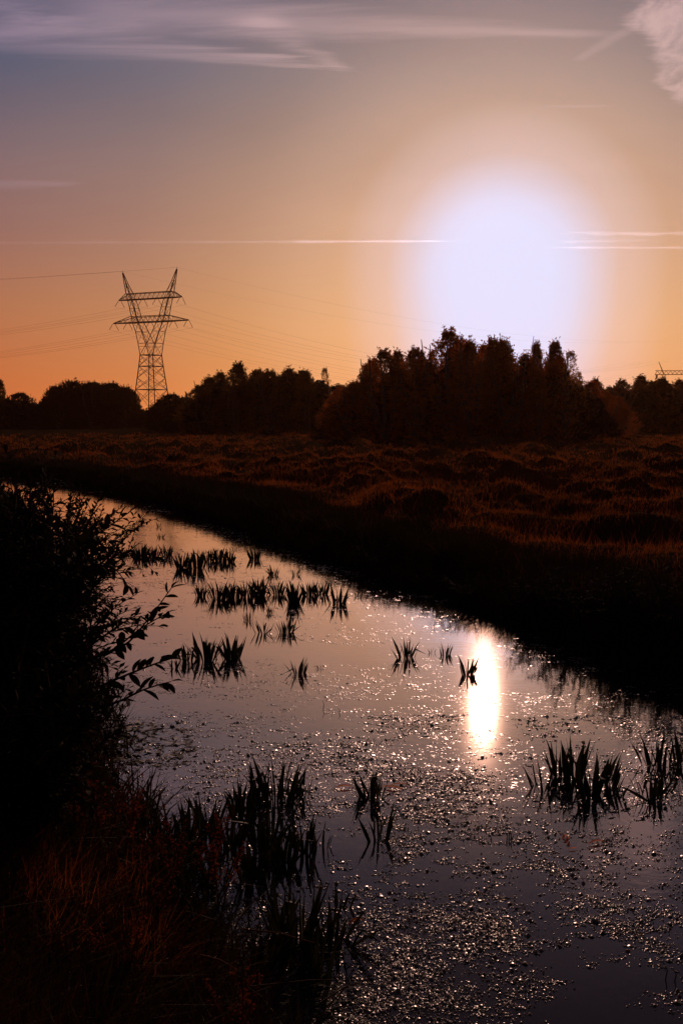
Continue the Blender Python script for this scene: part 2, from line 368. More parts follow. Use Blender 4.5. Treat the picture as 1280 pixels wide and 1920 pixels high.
me = np_mesh('ground', np.stack([X, Y, Z], -1).reshape(-1, 3), [np.stack([idx[:-1,:-1], idx[:-1,1:], idx[1:,1:], idx[1:,:-1]], -1).reshape(-1, 4)], M_SOIL, True)
link('ground', me, kind='structure', label='dark tussocky meadow on both sides of the canal')
wp = [(-150,-25),(70,-25),(70,110),(-150,110)]
link('water', np_mesh('water', [(a, b_, 0) for a, b_ in wp], [[(0,1,2,3)]], M_WATER), kind='structure', label='still canal water mirroring the evening sky')

# ------------------------------------------------------------------ meadow grass
def meadow(n, y0, y1, seed):
    r = np.random.default_rng(seed)
    d = y0*(y1/y0)**r.random(n)
    x = d*r.uniform(-0.46, 0.46, n) + r.normal(0, .4, n)
    y = d
    ins = inside(x, y); dr = seg_dist(x, y, RIGHT); dl = seg_dist(x, y, LEFT)
    ok = (~ins) & ((dr < dl) | (dl > 1.0)) & (np.minimum(dr, dl) > .15)
    return x[ok], y[ok], np.minimum(dr, dl)[ok], r
x, y, d, r = meadow(420000, 8.5, 105, 11)
patch = fbm(x*.5, y*.35, 4)
top_ = fbm(x*.50+.15*y, y*.40+5, 4)-.47+.5*(fbm(x*1.1, y*.9+9, 3)-.45)
keep = ((patch > .36+.2*r.random(len(x))) & (top_ > -.03+.08*r.normal(size=len(x)))) | (r.random(len(x)) < .16); x, y, d = x[keep], y[keep], d[keep]  # bright blades mostly kept on hummock tops, imitating their lit rims
dist = np.hypot(x, y); n = len(x)
h = (0.05+0.15*r.random(n)**2)*(0.4+1.4*fbm(x*.8+50, y*.8, 4)) + .0005*dist
V, q, tr = blades(np.stack([x, y, height(x, y)-.01], 1), h, 0.003+0.00055*dist, r.uniform(.05, .7, n), r.uniform(-.2, .7, n), rng=r)
link('meadow_grass', np_mesh('meadow_grass', V, [q, tr], M_GRASS), kind='stuff', label='short tufted backlit grass covering the meadow')
# thin tall bents scattered over it
x, y, d, r = meadow(15000, 9, 60, 12); n = len(x); dist = np.hypot(x, y)
V, q, tr = blades(np.stack([x, y, height(x, y)-.01], 1), .12+.38*r.random(n)**2, 0.0015+0.0004*dist, r.uniform(.05, .5, n), r.uniform(0, .5, n), rng=r)
link('dry_bents_grass', np_mesh('dry_bents', V, [q, tr], M_STRAW), kind='stuff', label='thin dry grass stalks standing over the meadow turf')

# sedge along the far bank, its shade put into a darker colour
def along(line, n, off, seed):
    r = np.random.default_rng(seed); L = np.array(line); seg = np.hypot(*(L[1:]-L[:-1]).T)
    mid = (L[1:]+L[:-1])/2; w_ = seg/np.maximum(np.hypot(*mid.T), 6)**.9; w_ /= w_.sum()
    k = r.choice(len(seg), n, p=w_); t_ = r.random(n)
    p0 = L[k]+(L[k+1]-L[k])*t_[:, None]; dv = (L[k+1]-L[k])/seg[k][:, None]
    nrm = np.stack([dv[:, 1], -dv[:, 0]], 1)
    o = r.uniform(off[0], off[1], n)
    return p0[:, 0]+nrm[:, 0]*o, p0[:, 1]+nrm[:, 1]*o, o, r
RL = RIGHT[2:-1]
x, y, o_, r = along(RL, 130000, (-.25, 2.0), 21)
if inside(x[:2000]+0, y[:2000]).mean() > .5: x, y, o_, r = along(RL, 130000, (-2.0, .25), 21)
dist = np.hypot(x, y); n = len(x); ins = inside(x, y); dd = seg_dist(x, y, RIGHT)
ok = (~ins) | (dd < .10+.12*fbm(x*3, y*3, 2)); x, y, dist, dd = x[ok], y[ok], dist[ok], dd[ok]; n = len(x)
h = (.20+.22*r.random(n))*(0.5+1.1*fbm(x*1.4, y*1.4, 3))
V, q, tr = blades(np.stack([x, y, np.maximum(height(x, y), -.02)-.01], 1), h, 0.004+.0006*dist, r.uniform(0, .5, n), r.uniform(-.1, .6, n), rng=r)
link('bank_sedge_grass', np_mesh('bank_sedge', V, [q, tr], M_SEDGE), kind='stuff', label='sedge and grass overhanging the far canal bank, coloured dark for its shade')

# ------------------------------------------------------------------ trees
def leaf_quads(C, size, r, flat=0.0):
    n = len(C); a = r.normal(size=(n, 3)); a /= np.linalg.norm(a, axis=1)[:, None]
    b_ = r.normal(size=(n, 3)); b_ -= (b_*a).sum(1)[:, None]*a; b_ /= np.linalg.norm(b_, axis=1)[:, None]
    s = size*r.uniform(.6, 1.3, n)[:, None]
    V = np.stack([C-a*s, C+b_*s*.5, C+a*s, C-b_*s*.5], 1).reshape(-1, 3)
    i = np.arange(n)[:, None]*4
    return V, i+np.array([[0,1,2]]), i+np.array([[0,2,3]])
def tree_meshes(tag_, seed, H=9.0, rad=1.9, kind='birch', mat=None, leaf=.085, nprim=70, ntw=11, nleaf=20):
    r = np.random.default_rng(seed); T = Tubes(); C = []; K = Tubes()
    ns_ = {'birch': 11, 'feather': 5, 'spire': 6, 'round': 14}[kind]
    stems = []; lean = r.normal(0, .18, 2)
    for k in range(ns_):
        a_ = 2*math.pi*(k+r.uniform(-.3,.3))/ns_; sp = 0 if k == 0 else rad*{'birch': .62, 'feather': .5, 'spire': .38, 'round': .70}[kind]*r.uniform(.6, 1.1)
        hk = H*(1.0 if k == 0 else {'birch': r.uniform(.66,.97), 'feather': r.uniform(.7,.95), 'spire': r.uniform(.6,.84), 'round': r.uniform(.78,.98)}[kind])
        ph = r.uniform(0, 6.28)
        f = lambda u, a_=a_, sp=sp, hk=hk, ph=ph: Vector((math.cos(a_)*sp*u**.8+.10*math.sin(u*6+ph)*min(1,u*4), math.sin(a_)*sp*u**.8+.10*math.cos(u*5+ph)*min(1,u*4), hk*u*.97))
        stems.append(f); T.tube([f(u/9) for u in range(10)], [(H*.011 if k else H*.014)*(1-u/9.6)**.8+.008 for u in range(10)], 6)
    for i in range(nprim):
        u = .10+.86*((i+r.random())/nprim)**.85; f = stems[i % ns_]; p0 = f(u*.95)
        az_ = i*2.39996; ea = R(35+30*u); L = rad*.5*(1-u**2)
        T.tube([p0+Vector((math.cos(az_)*math.cos(ea), math.sin(az_)*math.cos(ea), math.sin(ea)))*L*s_ for s_ in (0,.5,1)], [.018*L/rad+.006, .009, .004], 4)
    prof = {'birch': lambda u: (1-u**1.9)**.85*(.7+.3*min(1,u*3)), 'feather': lambda u: (1-u**2.6)**.8*(.5+.5*min(1,u*2.5)),
            'spire': lambda u: (1-u)**.62*(.8+.2*min(1,u*4)), 'round': lambda u: (1-u**2.6)**.55}[kind]
    lump = r.random((7, 9))
    for i in range(ntw):
        u = r.random()**.82*.985; an = r.uniform(0, 6.2832)
        lu, la = u*6, an/6.2832*9; a0, b0_ = int(lu), int(la); fu, fa = lu-a0, la-b0_
        g = lambda p_, q_: lump[min(p_, 6), q_ % 9]
        lm = (g(a0,b0_)*(1-fu)+g(a0+1,b0_)*fu)*(1-fa)+(g(a0,b0_+1)*(1-fu)+g(a0+1,b0_+1)*fu)*fa
        rr_ = rad*prof(u)*(.62+.7*lm)*r.random()**.42
        b0 = Vector((math.cos(an)*rr_+lean[0]*u, math.sin(an)*rr_+lean[1]*u, H*u*.97))
        k_ = .45+.55*(1-u)**.4
        dd = (Vector((math.cos(an)*.55, math.sin(an)*.55, .75+.8*u))+Vector(r.normal(0, .35, 3))).normalized(); l2 = r.uniform(.25, .75)*k_
        if u > .55 and r.random() < .26: l2 *= r.uniform(1.4, 2.4); dd = (dd+Vector((0,0,1.5))).normalized()
        e = b0+dd*l2
        if i % 2 == 0: K.tube([b0, e], [.008, .003], 3)
        tt = r.random(nleaf)**.8; off = r.normal(0, .055, (nleaf, 3))*(1.15-.75*tt[:, None])
        C.append(np.array(b0)[None]+np.array(dd)[None]*l2*tt[:, None]+off)
    C = np.concatenate(C); C = C[C[:, 2] > .02]
    V, a, b_ = leaf_quads(C, leaf, r)
    kv = np.array([tuple(v) for v in K.V]); kq = np.array(K.Q)+len(V)
    me = np_mesh('crown_'+tag_, np.concatenate([V, kv]), [a, b_, kq], mat)
    return T.mesh('trunk_'+tag_, M_BARK), me, H
TV = {
 'birch': [tree_meshes('birch', 1+i, 9, 1.7+.15*i, 'birch', M_TREE, .075, 26, 1150, 12) for i in range(4)],
 'feather': [tree_meshes('feather', 11+i, 9, 1.3, 'feather', M_TREE_FEATHER, .07, 30, 430, 10) for i in range(2)],
 'spire': [tree_meshes('spire', 21+i, 9, 1.5, 'spire', M_TREE, .075, 24, 1200, 12) for i in range(3)],
 'round': [tree_meshes('round', 31+i, 7, 2.5, 'round', M_DARKLEAF, .095, 24, 1700, 12) for i in range(3)],
}
tcount = [0]
def tree(px, py, Yd, wpx, kind, label, group, name):
    tcount[0] += 1; k = tcount[0]
    tm, cm, Hh = TV[kind][k % len(TV[kind])]
    top = atY(px, py, Yd); bz = .3
    o = thing(name, label, 'tree' if kind != 'round' else 'bush', (top.x, Yd, bz), group)
    hs = (top.z-bz)/(Hh*1.03); ws = (wpx/F*Yd)/({'birch': 1.75, 'feather': 1.9, 'spire': 1.6, 'round': 3.9}[kind])
    o.scale = (ws, ws, hs); o.rotation_euler.z = k*1.7
    link('trunk', tm, o); co = link('crown', cm, o)
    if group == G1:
        co.material_slots[0].link = 'OBJECT'; co.material_slots[0].material = M_TREE_FEATHER if kind == 'feather' else M_GLOWLEAF
    return o
G1 = 'trees of the sunlit copse beyond the meadow'; G2 = 'trees of the dark copse between pylon and sun'
G3 = 'bushes at the far left of the meadow'; G4 = 'low trees at the right horizon'
for a in [
 (660,712,92,70,'birch','low rounded tree at the foot of the sunlit copse, its left end',G1,'broadleaf_tree'),
 (688,676,90,46,'feather','thin airy birch with see-through orange twigs left of the sunlit copse',G1,'birch_tree'),
 (722,650,88,58,'birch','broad birch on the left shoulder of the sunlit copse, twiggy flat top',G1,'birch_tree'),
 (748,652,92,44,'spire','narrow pointed tree on the left shoulder of the sunlit copse',G1,'birch_tree'),
 (776,645,87,58,'birch','full birch just left of the dip before the tallest tree',G1,'birch_tree'),
 (808,652,90,40,'feather','short feathery birch in the dip beside the tallest tree',G1,'birch_tree'),
 (845,610,86,64,'birch','tallest tree of the sunlit copse with a bushy ragged top',G1,'birch_tree'),
 (884,630,85,58,'birch','rounded birch against the white glow, right beside the tallest tree',G1,'birch_tree'),
 (928,628,88,50,'spire','pointed birch directly below the sun glow with two thin leaders',G1,'birch_tree'),
 (958,630,86,60,'birch','sharp topped birch just left of the crane gap',G1,'birch_tree'),
 (985,662,89,48,'birch','lower birch sloping down into the crane gap',G1,'birch_tree'),
 (1011,636,86,34,'spire','slim dark spire just right of the crane gap',G1,'birch_tree'),
 (1035,632,88,44,'spire','tall spire right of the slim one, denser and wider',G1,'birch_tree'),
 (1064,650,87,44,'feather','airy birch with glowing leaves at the right end of the copse',G1,'birch_tree'),
 (1086,690,90,36,'feather','low sparse birch ending the copse on the right, glowing yellow',G1,'birch_tree'),
 (700,668,96,50,'birch','birch filling the left shoulder of the sunlit copse from behind',G1,'birch_tree'),
 (792,660,95,50,'birch','birch behind the dip left of the tallest tree',G1,'birch_tree'),
 (862,628,95,52,'birch','birch crown showing between the tallest tree and the rounded birch',G1,'birch_tree'),
 (906,640,95,50,'spire','pointed crown in the notch right of the rounded birch',G1,'birch_tree'),
 (943,640,95,50,'birch','crown between the two sharp tops under the sun glow',G1,'birch_tree'),
 (1050,662,95,46,'birch','crown between the tall spire and the airy birch at the right end',G1,'birch_tree'),
 (1100,712,99,44,'birch','low sloping tree where the sunlit copse meets the right treeline',G1,'birch_tree'),
 (1132,730,100,44,'birch','small bushy tree at the right foot of the sunlit copse',G1,'broadleaf_tree'),
 (1158,742,104,44,'birch','lowest shrubby tree right of the sunlit copse',G1,'broadleaf_tree'),
 (640,722,98,44,'birch','bushy tree at the left foot of the sunlit copse',G1,'broadleaf_tree'),
 (1190,714,146,40,'birch','ragged tree just left of the highest pointed one at the right horizon',G4,'broadleaf_tree'),
 (1222,712,146,40,'birch','tree between the highest pointed one and the crane mast',G4,'broadleaf_tree'),
 (412,694,130,46,'birch','tree just left of the spiky one in the dark copse',G2,'broadleaf_tree'),
 (486,688,130,46,'birch','tree between the rounded one and the level topped one in the dark copse',G2,'broadleaf_tree'),
 (558,694,130,46,'birch','tree just left of the conical one in the dark copse',G2,'broadleaf_tree'),
 (372,720,124,44,'birch','stepped left shoulder tree of the dark copse near the pylon',G2,'broadleaf_tree'),
 (390,703,126,44,'birch','small bushy tree near the left end of the dark copse',G2,'broadleaf_tree'),
 (440,676,122,50,'spire','spiky tree sticking out above the left part of the dark copse',G2,'broadleaf_tree'),
 (468,692,128,50,'birch','rounded tree right of the spiky one in the dark copse',G2,'broadleaf_tree'),
 (502,690,124,54,'birch','level topped tree in the middle of the dark copse',G2,'broadleaf_tree'),
 (538,686,126,50,'birch','tree with small pointed tips, right of the middle of the dark copse',G2,'broadleaf_tree'),
 (578,690,123,44,'spire','conical pointed tree at the right of the dark copse',G2,'broadleaf_tree'),
 (612,684,128,26,'feather','wispy bare birch standing at the right edge of the dark copse',G2,'birch_tree'),
 (632,718,124,50,'birch','low tree filling the dip between the two copses',G2,'broadleaf_tree'),
 (1114,706,140,34,'birch','small round tree alone right of the sunlit copse',G4,'broadleaf_tree'),
 (1140,722,145,40,'birch','low shrubby tree in the saddle at the right horizon',G4,'broadleaf_tree'),
 (1166,708,140,40,'birch','tree with ragged top left of the second crane',G4,'broadleaf_tree'),
 (1203,700,142,42,'spire','pointed tree standing highest left of the second crane',G4,'broadleaf_tree'),
 (1238,705,140,40,'spire','dark pointed tree directly under the second crane mast',G4,'broadleaf_tree'),
 (1270,708,143,44,'birch','tree at the right horizon below the crane jib',G4,'broadleaf_tree'),
 (1310,700,140,50,'birch','tree partly cut off where the treeline leaves the right of the view',G4,'broadleaf_tree'),
 (0,708,196,22,'spire','thin pointed tree at the far left horizon',G3,'broadleaf_tree'),
 (-10,738,200,60,'round','bush at the far left, cut by the edge of the view',G3,'round_bush'),
 (40,735,200,54,'round','low bush left of the long domed thicket',G3,'round_bush'),
 (108,722,195,60,'round','left shoulder bush of the long domed thicket',G3,'round_bush'),
 (135,712,198,70,'round','highest bush of the long domed thicket, left of its middle',G3,'round_bush'),
 (172,714,196,74,'round','middle bush of the long domed thicket',G3,'round_bush'),
 (208,716,198,70,'round','bush right of the middle of the long domed thicket',G3,'round_bush'),
 (234,724,196,56,'round','bush on the right shoulder of the long domed thicket beside the pylon',G3,'round_bush'),
 (300,750,150,50,'round','small domed bush at the right foot of the pylon',G3,'round_bush'),
 (320,737,150,60,'round','larger domed bush between the pylon and the dark copse',G3,'round_bush'),
 (348,744,148,60,'round','domed bush touching the dark copse on its left side',G3,'round_bush'),
]: tree(*a)
# dark understorey and hedge rows below the crowns (nobody could count these)
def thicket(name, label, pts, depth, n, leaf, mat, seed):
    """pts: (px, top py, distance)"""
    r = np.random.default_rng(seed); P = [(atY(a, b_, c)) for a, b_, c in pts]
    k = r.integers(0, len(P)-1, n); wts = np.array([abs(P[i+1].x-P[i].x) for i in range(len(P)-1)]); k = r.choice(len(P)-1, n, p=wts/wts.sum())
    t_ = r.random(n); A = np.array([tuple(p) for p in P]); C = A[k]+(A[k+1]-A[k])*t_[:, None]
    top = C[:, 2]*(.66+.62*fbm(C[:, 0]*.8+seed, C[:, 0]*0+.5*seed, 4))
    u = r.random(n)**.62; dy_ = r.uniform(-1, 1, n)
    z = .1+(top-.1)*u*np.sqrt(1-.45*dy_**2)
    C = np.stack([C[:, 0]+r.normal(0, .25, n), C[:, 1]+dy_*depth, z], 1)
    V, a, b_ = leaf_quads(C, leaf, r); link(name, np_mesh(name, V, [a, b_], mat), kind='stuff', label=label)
thicket('copse_undergrowth', 'dense dark undergrowth below the sunlit copse', [(612,785,98),(640,740,96),(700,700,91),(760,690,90),(850,665,89),(930,668,89),(985,690,89),(1040,680,90),(1075,715,92),(1110,738,96),(1140,788,98)], 3.0, 56000, .23, M_GLOWLEAF2, 5)
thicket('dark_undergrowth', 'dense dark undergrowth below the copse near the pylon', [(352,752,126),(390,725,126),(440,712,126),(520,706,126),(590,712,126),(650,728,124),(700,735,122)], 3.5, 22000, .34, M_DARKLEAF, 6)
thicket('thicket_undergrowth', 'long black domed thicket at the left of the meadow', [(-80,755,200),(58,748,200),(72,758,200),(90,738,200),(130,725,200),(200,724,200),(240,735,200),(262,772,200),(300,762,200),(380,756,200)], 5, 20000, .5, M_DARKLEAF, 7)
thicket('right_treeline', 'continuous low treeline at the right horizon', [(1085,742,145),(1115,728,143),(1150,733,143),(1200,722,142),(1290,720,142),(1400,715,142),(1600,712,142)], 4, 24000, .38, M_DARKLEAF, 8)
thicket('distant_treeline', 'distant woods along the horizon behind everything', [(-600,772,330),(0,770,330),(262,771,330),(640,768,330),(1280,764,330),(1900,764,330)], 8, 20000, 1.0, M_DARKLEAF, 9)

# ------------------------------------------------------------------ pylon
PY = 410.0; pb = atY(285.3, 785, PY); TH = -R(24.4)
pyl = thing('transmission_pylon', 'steel lattice electricity pylon with V-shaped head rising behind the bushes', 'pylon', (pb.x, PY, 0.3))
pyl.rotation_euler.z = TH
def bar(T, a, b_, r_=.07): T.tube([a, b_], r_*1.3, 4)
lv = [(0.0,5.8),(6.9,5.15),(13.75,4.5),(18.4,4.0),(23.1,3.5),(27.6,3.08)]
cs = [(-1,-1),(1,-1),(1,1),(-1,1)]
for c in cs:
    T = Tubes(); T.tube([(c[0]*a, c[1]*a, z) for z, a in lv], .2, 4); link('leg', T.mesh('pylon_leg', M_STEEL), pyl)
for fi in range(4):
    c0, c1 = cs[fi], cs[(fi+1) % 4]; T = Tubes()
    for (z0, a0), (z1, a1) in zip(lv[:-1], lv[1:]):
        A0 = Vector((c0[0]*a0, c0[1]*a0, z0)); B0 = Vector((c1[0]*a0, c1[1]*a0, z0)); A1 = Vector((c0[0]*a1, c0[1]*a1, z1)); B1 = Vector((c1[0]*a1, c1[1]*a1, z1))
        bar(T, A0, B1, .075); bar(T, B0, A1, .075)
        Mx = (A0+B1+B0+A1)/4
        bar(T, (A0+A1)/2, (A0*3+B1)/4, .045); bar(T, (B0+B1)/2, (B0*3+A1)/4, .045); bar(T, (A0+A1)/2, (A1*3+B0)/4, .045); bar(T, (B0+B1)/2, (B1*3+A0)/4, .045)
    for z, a in (lv[2], lv[4], lv[5]): bar(T, (c0[0]*a, c0[1]*a, z), (c1[0]*a, c1[1]*a, z), .11)
    link('bracing', T.mesh('pylon_bracing', M_STEEL), pyl)
# the two horns: outer chord from the leg tops, inner chord from the crotch, meeting at the peaks
hl = [(27.6,3.08,1.2,3.08),(32.3,4.3,0.0,2.6),(37.0,5.7,2.4,2.15),(40.8,7.4,4.4,1.85),(43.0,8.0,5.5,1.7),(46.5,8.9,6.4,1.5),(50.0,10.0,7.7,1.25),(52.4,10.8,8.7,1.1),(56.5,12.0,10.9,.6),(61.0,13.1,12.9,.12)]
for s in (-1, 1):
    T = Tubes()
    for v in (-1, 1):
        T.tube([(s*o_, v*w, z) for z, o_, i_, w in hl], .16, 4)
        T.tube([(s*i_, v*w, z) for z, o_, i_, w in hl[1:]], .16, 4)
        for k, ((z0, o0, i0, w0), (z1, o1, i1, w1)) in enumerate(zip(hl[:-1], hl[1:])):
            bar(T, (s*o0, v*w0, z0), (s*i1, v*w1, z1), .05)
            if k: bar(T, (s*i0, v*w0, z0), (s*o1, v*w1, z1), .05)
            bar(T, (s*o1, v*w1, z1), (s*i1, v*w1, z1), .055)
        # struts crossing from the waist to the crotch
        bar(T, (s*3.08, v*3.08, 27.6), (0, v*2.6, 32.3), .07); bar(T, (s*1.2, v*3.08, 27.6), (s*3.5, v*2.75, 30.5), .05); bar(T, (0, v*2.6, 32.3), (s*1.5, v*2.9, 27.6), .05)
        bar(T, (s*3.6, v*2.7, 31.0), (0, v*2.7, 31.0), .06)
    for k, (z0, o0, i0, w0) in enumerate(hl[:-1]):
        bar(T, (s*o0, -w0, z0), (s*o0, w0, z0), .05); bar(T, (s*i0, -w0, z0), (s*i0, w0, z0), .04)
        z1, o1, i1, w1 = hl[k+1]; bar(T, (s*o0, -w0, z0), (s*o1, w1, z1), .045)
    T.tube([(s*13.1, 0, 61), (s*13.1, 0, 62)], .06, 4)
    link('horn', T.mesh('pylon_horn', M_STEEL), pyl)
def crossarm(L, zb, zt, Lt, w, n):
    T = Tubes()
    for v in (-1, 1):
        T.tube([(-L, 0, zb), (-Lt, v*w, zb), (Lt, v*w, zb), (L, 0, zb)], .19, 4)
        T.tube([(-L, 0, zb+.15), (-Lt, v*w, zt), (Lt, v*w, zt), (L, 0, zb+.15)], .14, 4)
        for i in range(n):
            x0 = -Lt+2*Lt*i/n; x1 = -Lt+2*Lt*(i+1)/n; xm = (x0+x1)/2
            bar(T, (x0, v*w, zb), (xm, v*w, zt), .055); bar(T, (xm, v*w, zt), (x1, v*w, zb), .055)
        for s in (-1, 1):
            for f0, f1 in ((.0,.3),(.3,.6),(.6,.85)):
                def q_(f, t_): return (s*(Lt+(L-Lt)*f), v*w*(1-f), zb+(zt-zb)*(1-f)*t_)
                bar(T, q_(f0, 1), q_(f1, 0), .05); bar(T, q_(f1, 0), q_(f1, 1), .045)
    for i in range(n+1):
        x0 = -Lt+2*Lt*i/n; bar(T, (x0, -w, zb), (x0, w, zb), .05)
    link('crossarm', T.mesh('pylon_crossarm', M_STEEL), pyl)
crossarm(15.2, 50.0, 52.4, 11.2, 1.15, 10); crossarm(18.2, 40.8, 43.1, 8.8, 1.8, 8)
# strings of insulators and the wires they carry
T = Tubes(); T.tube([(0,0,0),(0,2.4,-2.6)], .07, 5)
for k in range(9): T.tube([(0,.35+k*.22,-.38-k*.238),(0,.40+k*.22,-.43-k*.238)], .15, 6)
IM = T.mesh('insulator', M_INSUL)
Tm = Matrix.Translation((pb.x, PY, .3)) @ Matrix.Rotation(TH, 4, 'Z')
ends = []
for (zb, us) in ((50.0, [-14.8,-3.4,3.4,14.8]), (40.8, [-17.9,-11.0,0.0,11.0,17.9])):
    for u in us:
        for sg in (-1, 1):
            i_ = link('insulator', IM, pyl); i_.location = (u+.35*sg, .3*sg, zb-.1)
            if sg < 0: i_.rotation_euler.z = math.pi
            ends.append((Tm @ Vector((u+.35*sg, .3*sg+2.4*sg, zb-2.7)), sg, zb))
peaks = [(Tm @ Vector((s*13.1, 0, 61.6)), s) for s in (-1, 1)]
def wire(p, q, sag, r_, label):
    T = Tubes(); pts = [p.lerp(q, k/36)-Vector((0,0,4*sag*(k/36)*(1-k/36))) for k in range(37)]; T.tube(pts, r_, 3)
    thing('power_line', label, 'cable', (0,0,0), 'conductors strung from the pylon', T.mesh('power_line', M_CABLE))
LD = Vector((-352, 62, -2)); RD = Vector((300, 330, -4))
nm = {50.0: 'upper', 40.8: 'lower'}; cnt = {}
od = ['first','second','third','fourth','fifth']
for e, sg, zb in ends:
    left = sg > 0
    key = (zb, left); cnt[key] = cnt.get(key, 0)+1
    side = 'left' if left else 'right'
    wire(e, e+(LD if left else RD), 15 if left else 17, .024, f"cable running {side} from the {nm[zb]} crossarm, {od[cnt[key]-1]} attachment counted from the left tip")
for p, s in peaks:
    w_ = 'left' if s < 0 else 'right'
    wire(p, p+LD, 3.5, .026, f"thin earth wire running left from the {w_} peak of the pylon")
    wire(p, p+RD, 9, .018, f"thin earth wire running right from the {w_} peak of the pylon")

# ------------------------------------------------------------------ distant tower cranes
def crane(px, py_top, px_m, label, flip, Yd, jl):
    a = atY(px_m, 760, Yd); o = thing('tower_crane', label, 'crane', (a.x, Yd, .3), 'far tower cranes')
    top = atY(px, py_top, Yd)-Vector((a.x, Yd, 0)); zj = atY(px_m, py_top+(24 if flip*jl > 20 else 33), Yd).z
    T = Tubes()
    for sx in (-1, 1):
        for sy in (-1, 1): T.tube([(sx*.9, sy*.9, 0), (sx*.9, sy*.9, zj)], .18, 4)
    for k in range(int(zj/2.5)):
        s = 1 if k % 2 else -1
        bar(T, (-s*.9, -.9, k*2.5), (s*.9, -.9, k*2.5+2.5), .12); bar(T, (-s*.9, .9, k*2.5), (s*.9, .9, k*2.5+2.5), .12)
    link('mast', T.mesh('crane_mast', M_CRANE), o)
    T = Tubes(); T.tube([(0,0,zj), (top.x, 0, top.z)], [.5, .22], 4); link('apex', T.mesh('crane_apex', M_CRANE), o)
    T = Tubes()
    for s in (-1, 1): T.tube([(-6*flip, s*.7, zj), (jl*flip, s*.7, zj)], .22, 4)
    T.tube([(-6*flip, 0, zj+2.6), (jl*flip, 0, zj+2.6)], .22, 4)
    n = int(jl/3)
    for k in range(-2, n):
        x0 = flip*3*k; bar(T, (x0, .7, zj), (x0+flip*1.5, 0, zj+2.6), .13); bar(T, (x0+flip*1.5, 0, zj+2.6), (x0+flip*3, -.7, zj), .13)
    link('jib', T.mesh('crane_jib', M_CRANE), o)
    T = Tubes(); T.tube([(-5*flip,0,zj-2.6), (-5*flip,0,zj)], .8, 4); link('counterweight', T.mesh('crane_weight', M_CRANE), o)
crane(1234, 679, 1242, 'distant tower crane at the right horizon with a long level jib', 1, 700, 47)
crane(1000, 631, 994, 'distant tower crane glimpsed in the gap of the sunlit copse', 1, 700, 9)

# ------------------------------------------------------------------ vapour trails
def trail(pa, pb_, rad, dens, label, fade, wob=0.0):
    Yd = 9000; a = atY(*pa, Yd); b_ = atY(*pb_, Yd*1.03); n = 60; k = 10; V = []; fd = []
    for i in range(n+1):
        s = i/n; c = a.lerp(b_, s); c.z += wob*math.sin(s*9+1)*math.sin(s*23); rr_ = rad*(.75+.4*math.sin(s*17+2)**2)*min(1, 6*s+.1, 6*(1-s)+.1)
        for j in range(k):
            an = 2*math.pi*j/k; V.append((c.x, c.y+rr_*math.cos(an)*1.5, c.z+rr_*math.sin(an))); fd.append(np.interp(s, [f[0] for f in fade], [f[1] for f in fade]))
    Q = [(i*k+j, i*k+(j+1) % k, (i+1)*k+(j+1) % k, (i+1)*k+j) for i in range(n) for j in range(k)]
    me = np_mesh('contrail', V, [Q], trail_mat('vapour_'+str(len(bpy.data.materials)), dens), True)
    at = me.attributes.new('fade', 'FLOAT', 'POINT'); at.data.foreach_set('value', np.array(fd, np.float32))
    thing('contrail', label, 'contrail', (0,0,0), 'vapour trails across the sun glow', me)
trail((-200,456), (880,452), 17, .75, 'long thin vapour trail reaching the sun glow from the left', [(0,.04),(.5,.09),(.65,.22),(.8,.75),(1,.9)])
trail((1020,464), (1500,465), 14, .45, 'lowest vapour trail, a thin straight line on the right of the glow', [(0,.8),(.3,.8),(1,.6)])
trail((1050,437), (1500,440), 24, .45, 'highest vapour trail, a wavy streak on the right of the glow', [(0,.5),(.3,.9),(1,.6)], 5)
trail((1040,454), (1230,450), 18, .35, 'short faint vapour streak between the two trails at the right', [(0,.7),(.5,.6),(1,.1)])
trail((1000,200), (1140,199), 14, .3, 'faint short vapour streak high above the sun glow', [(0,.4),(.5,.6),(1,.4)])

# ------------------------------------------------------------------ water plants
def blade_leaf(seed):
    """one stiff sword leaf of unit height, folded along the middle, saw edged"""
    r = random.Random(seed); n = 7; V = []; Fq = []; bend = r.uniform(.02, .16); tw = r.uniform(-.5, .5)
    for i in range(n+1):
        s = i/n; w = .062*(1-s**2.6)*(.8+.5*math.sin(math.pi*min(1, s*1.2))) + .001
        cx_ = bend*s*s; a = tw*s; fold = .45
        V += [(cx_-fold*w*math.sin(0), -w*math.cos(a), s), (cx_+.35*w, 0, s), (cx_, w*math.cos(a), s)]
        V[-3] = (cx_-w*math.sin(a), -w*math.cos(a), s); V[-1] = (cx_+w*math.sin(a), w*math.cos(a), s)
    for i in range(n):
        b0 = i*3; Fq += [(b0, b0+1, b0+4, b0+3), (b0+1, b0+2, b0+5, b0+4)]
    return V, Fq
def snapped(v, at_, ang):
    out = []
    for x_, y_, z_ in v:
        if z_ > at_: dz_ = z_-at_; x_ += dz_*math.sin(ang); z_ = at_+dz_*math.cos(ang)
        out.append((x_, y_, z_))
    return out
LV = [blade_leaf(i) for i in range(5)]
LV += [(snapped(LV[0][0], .55, 2.0), LV[0][1]), (snapped(LV[2][0], .7, 1.5), LV[2][1])]
LM = [np_mesh('sword_leaf', v, [f], M_SPIKE, True) for v, f in LV]
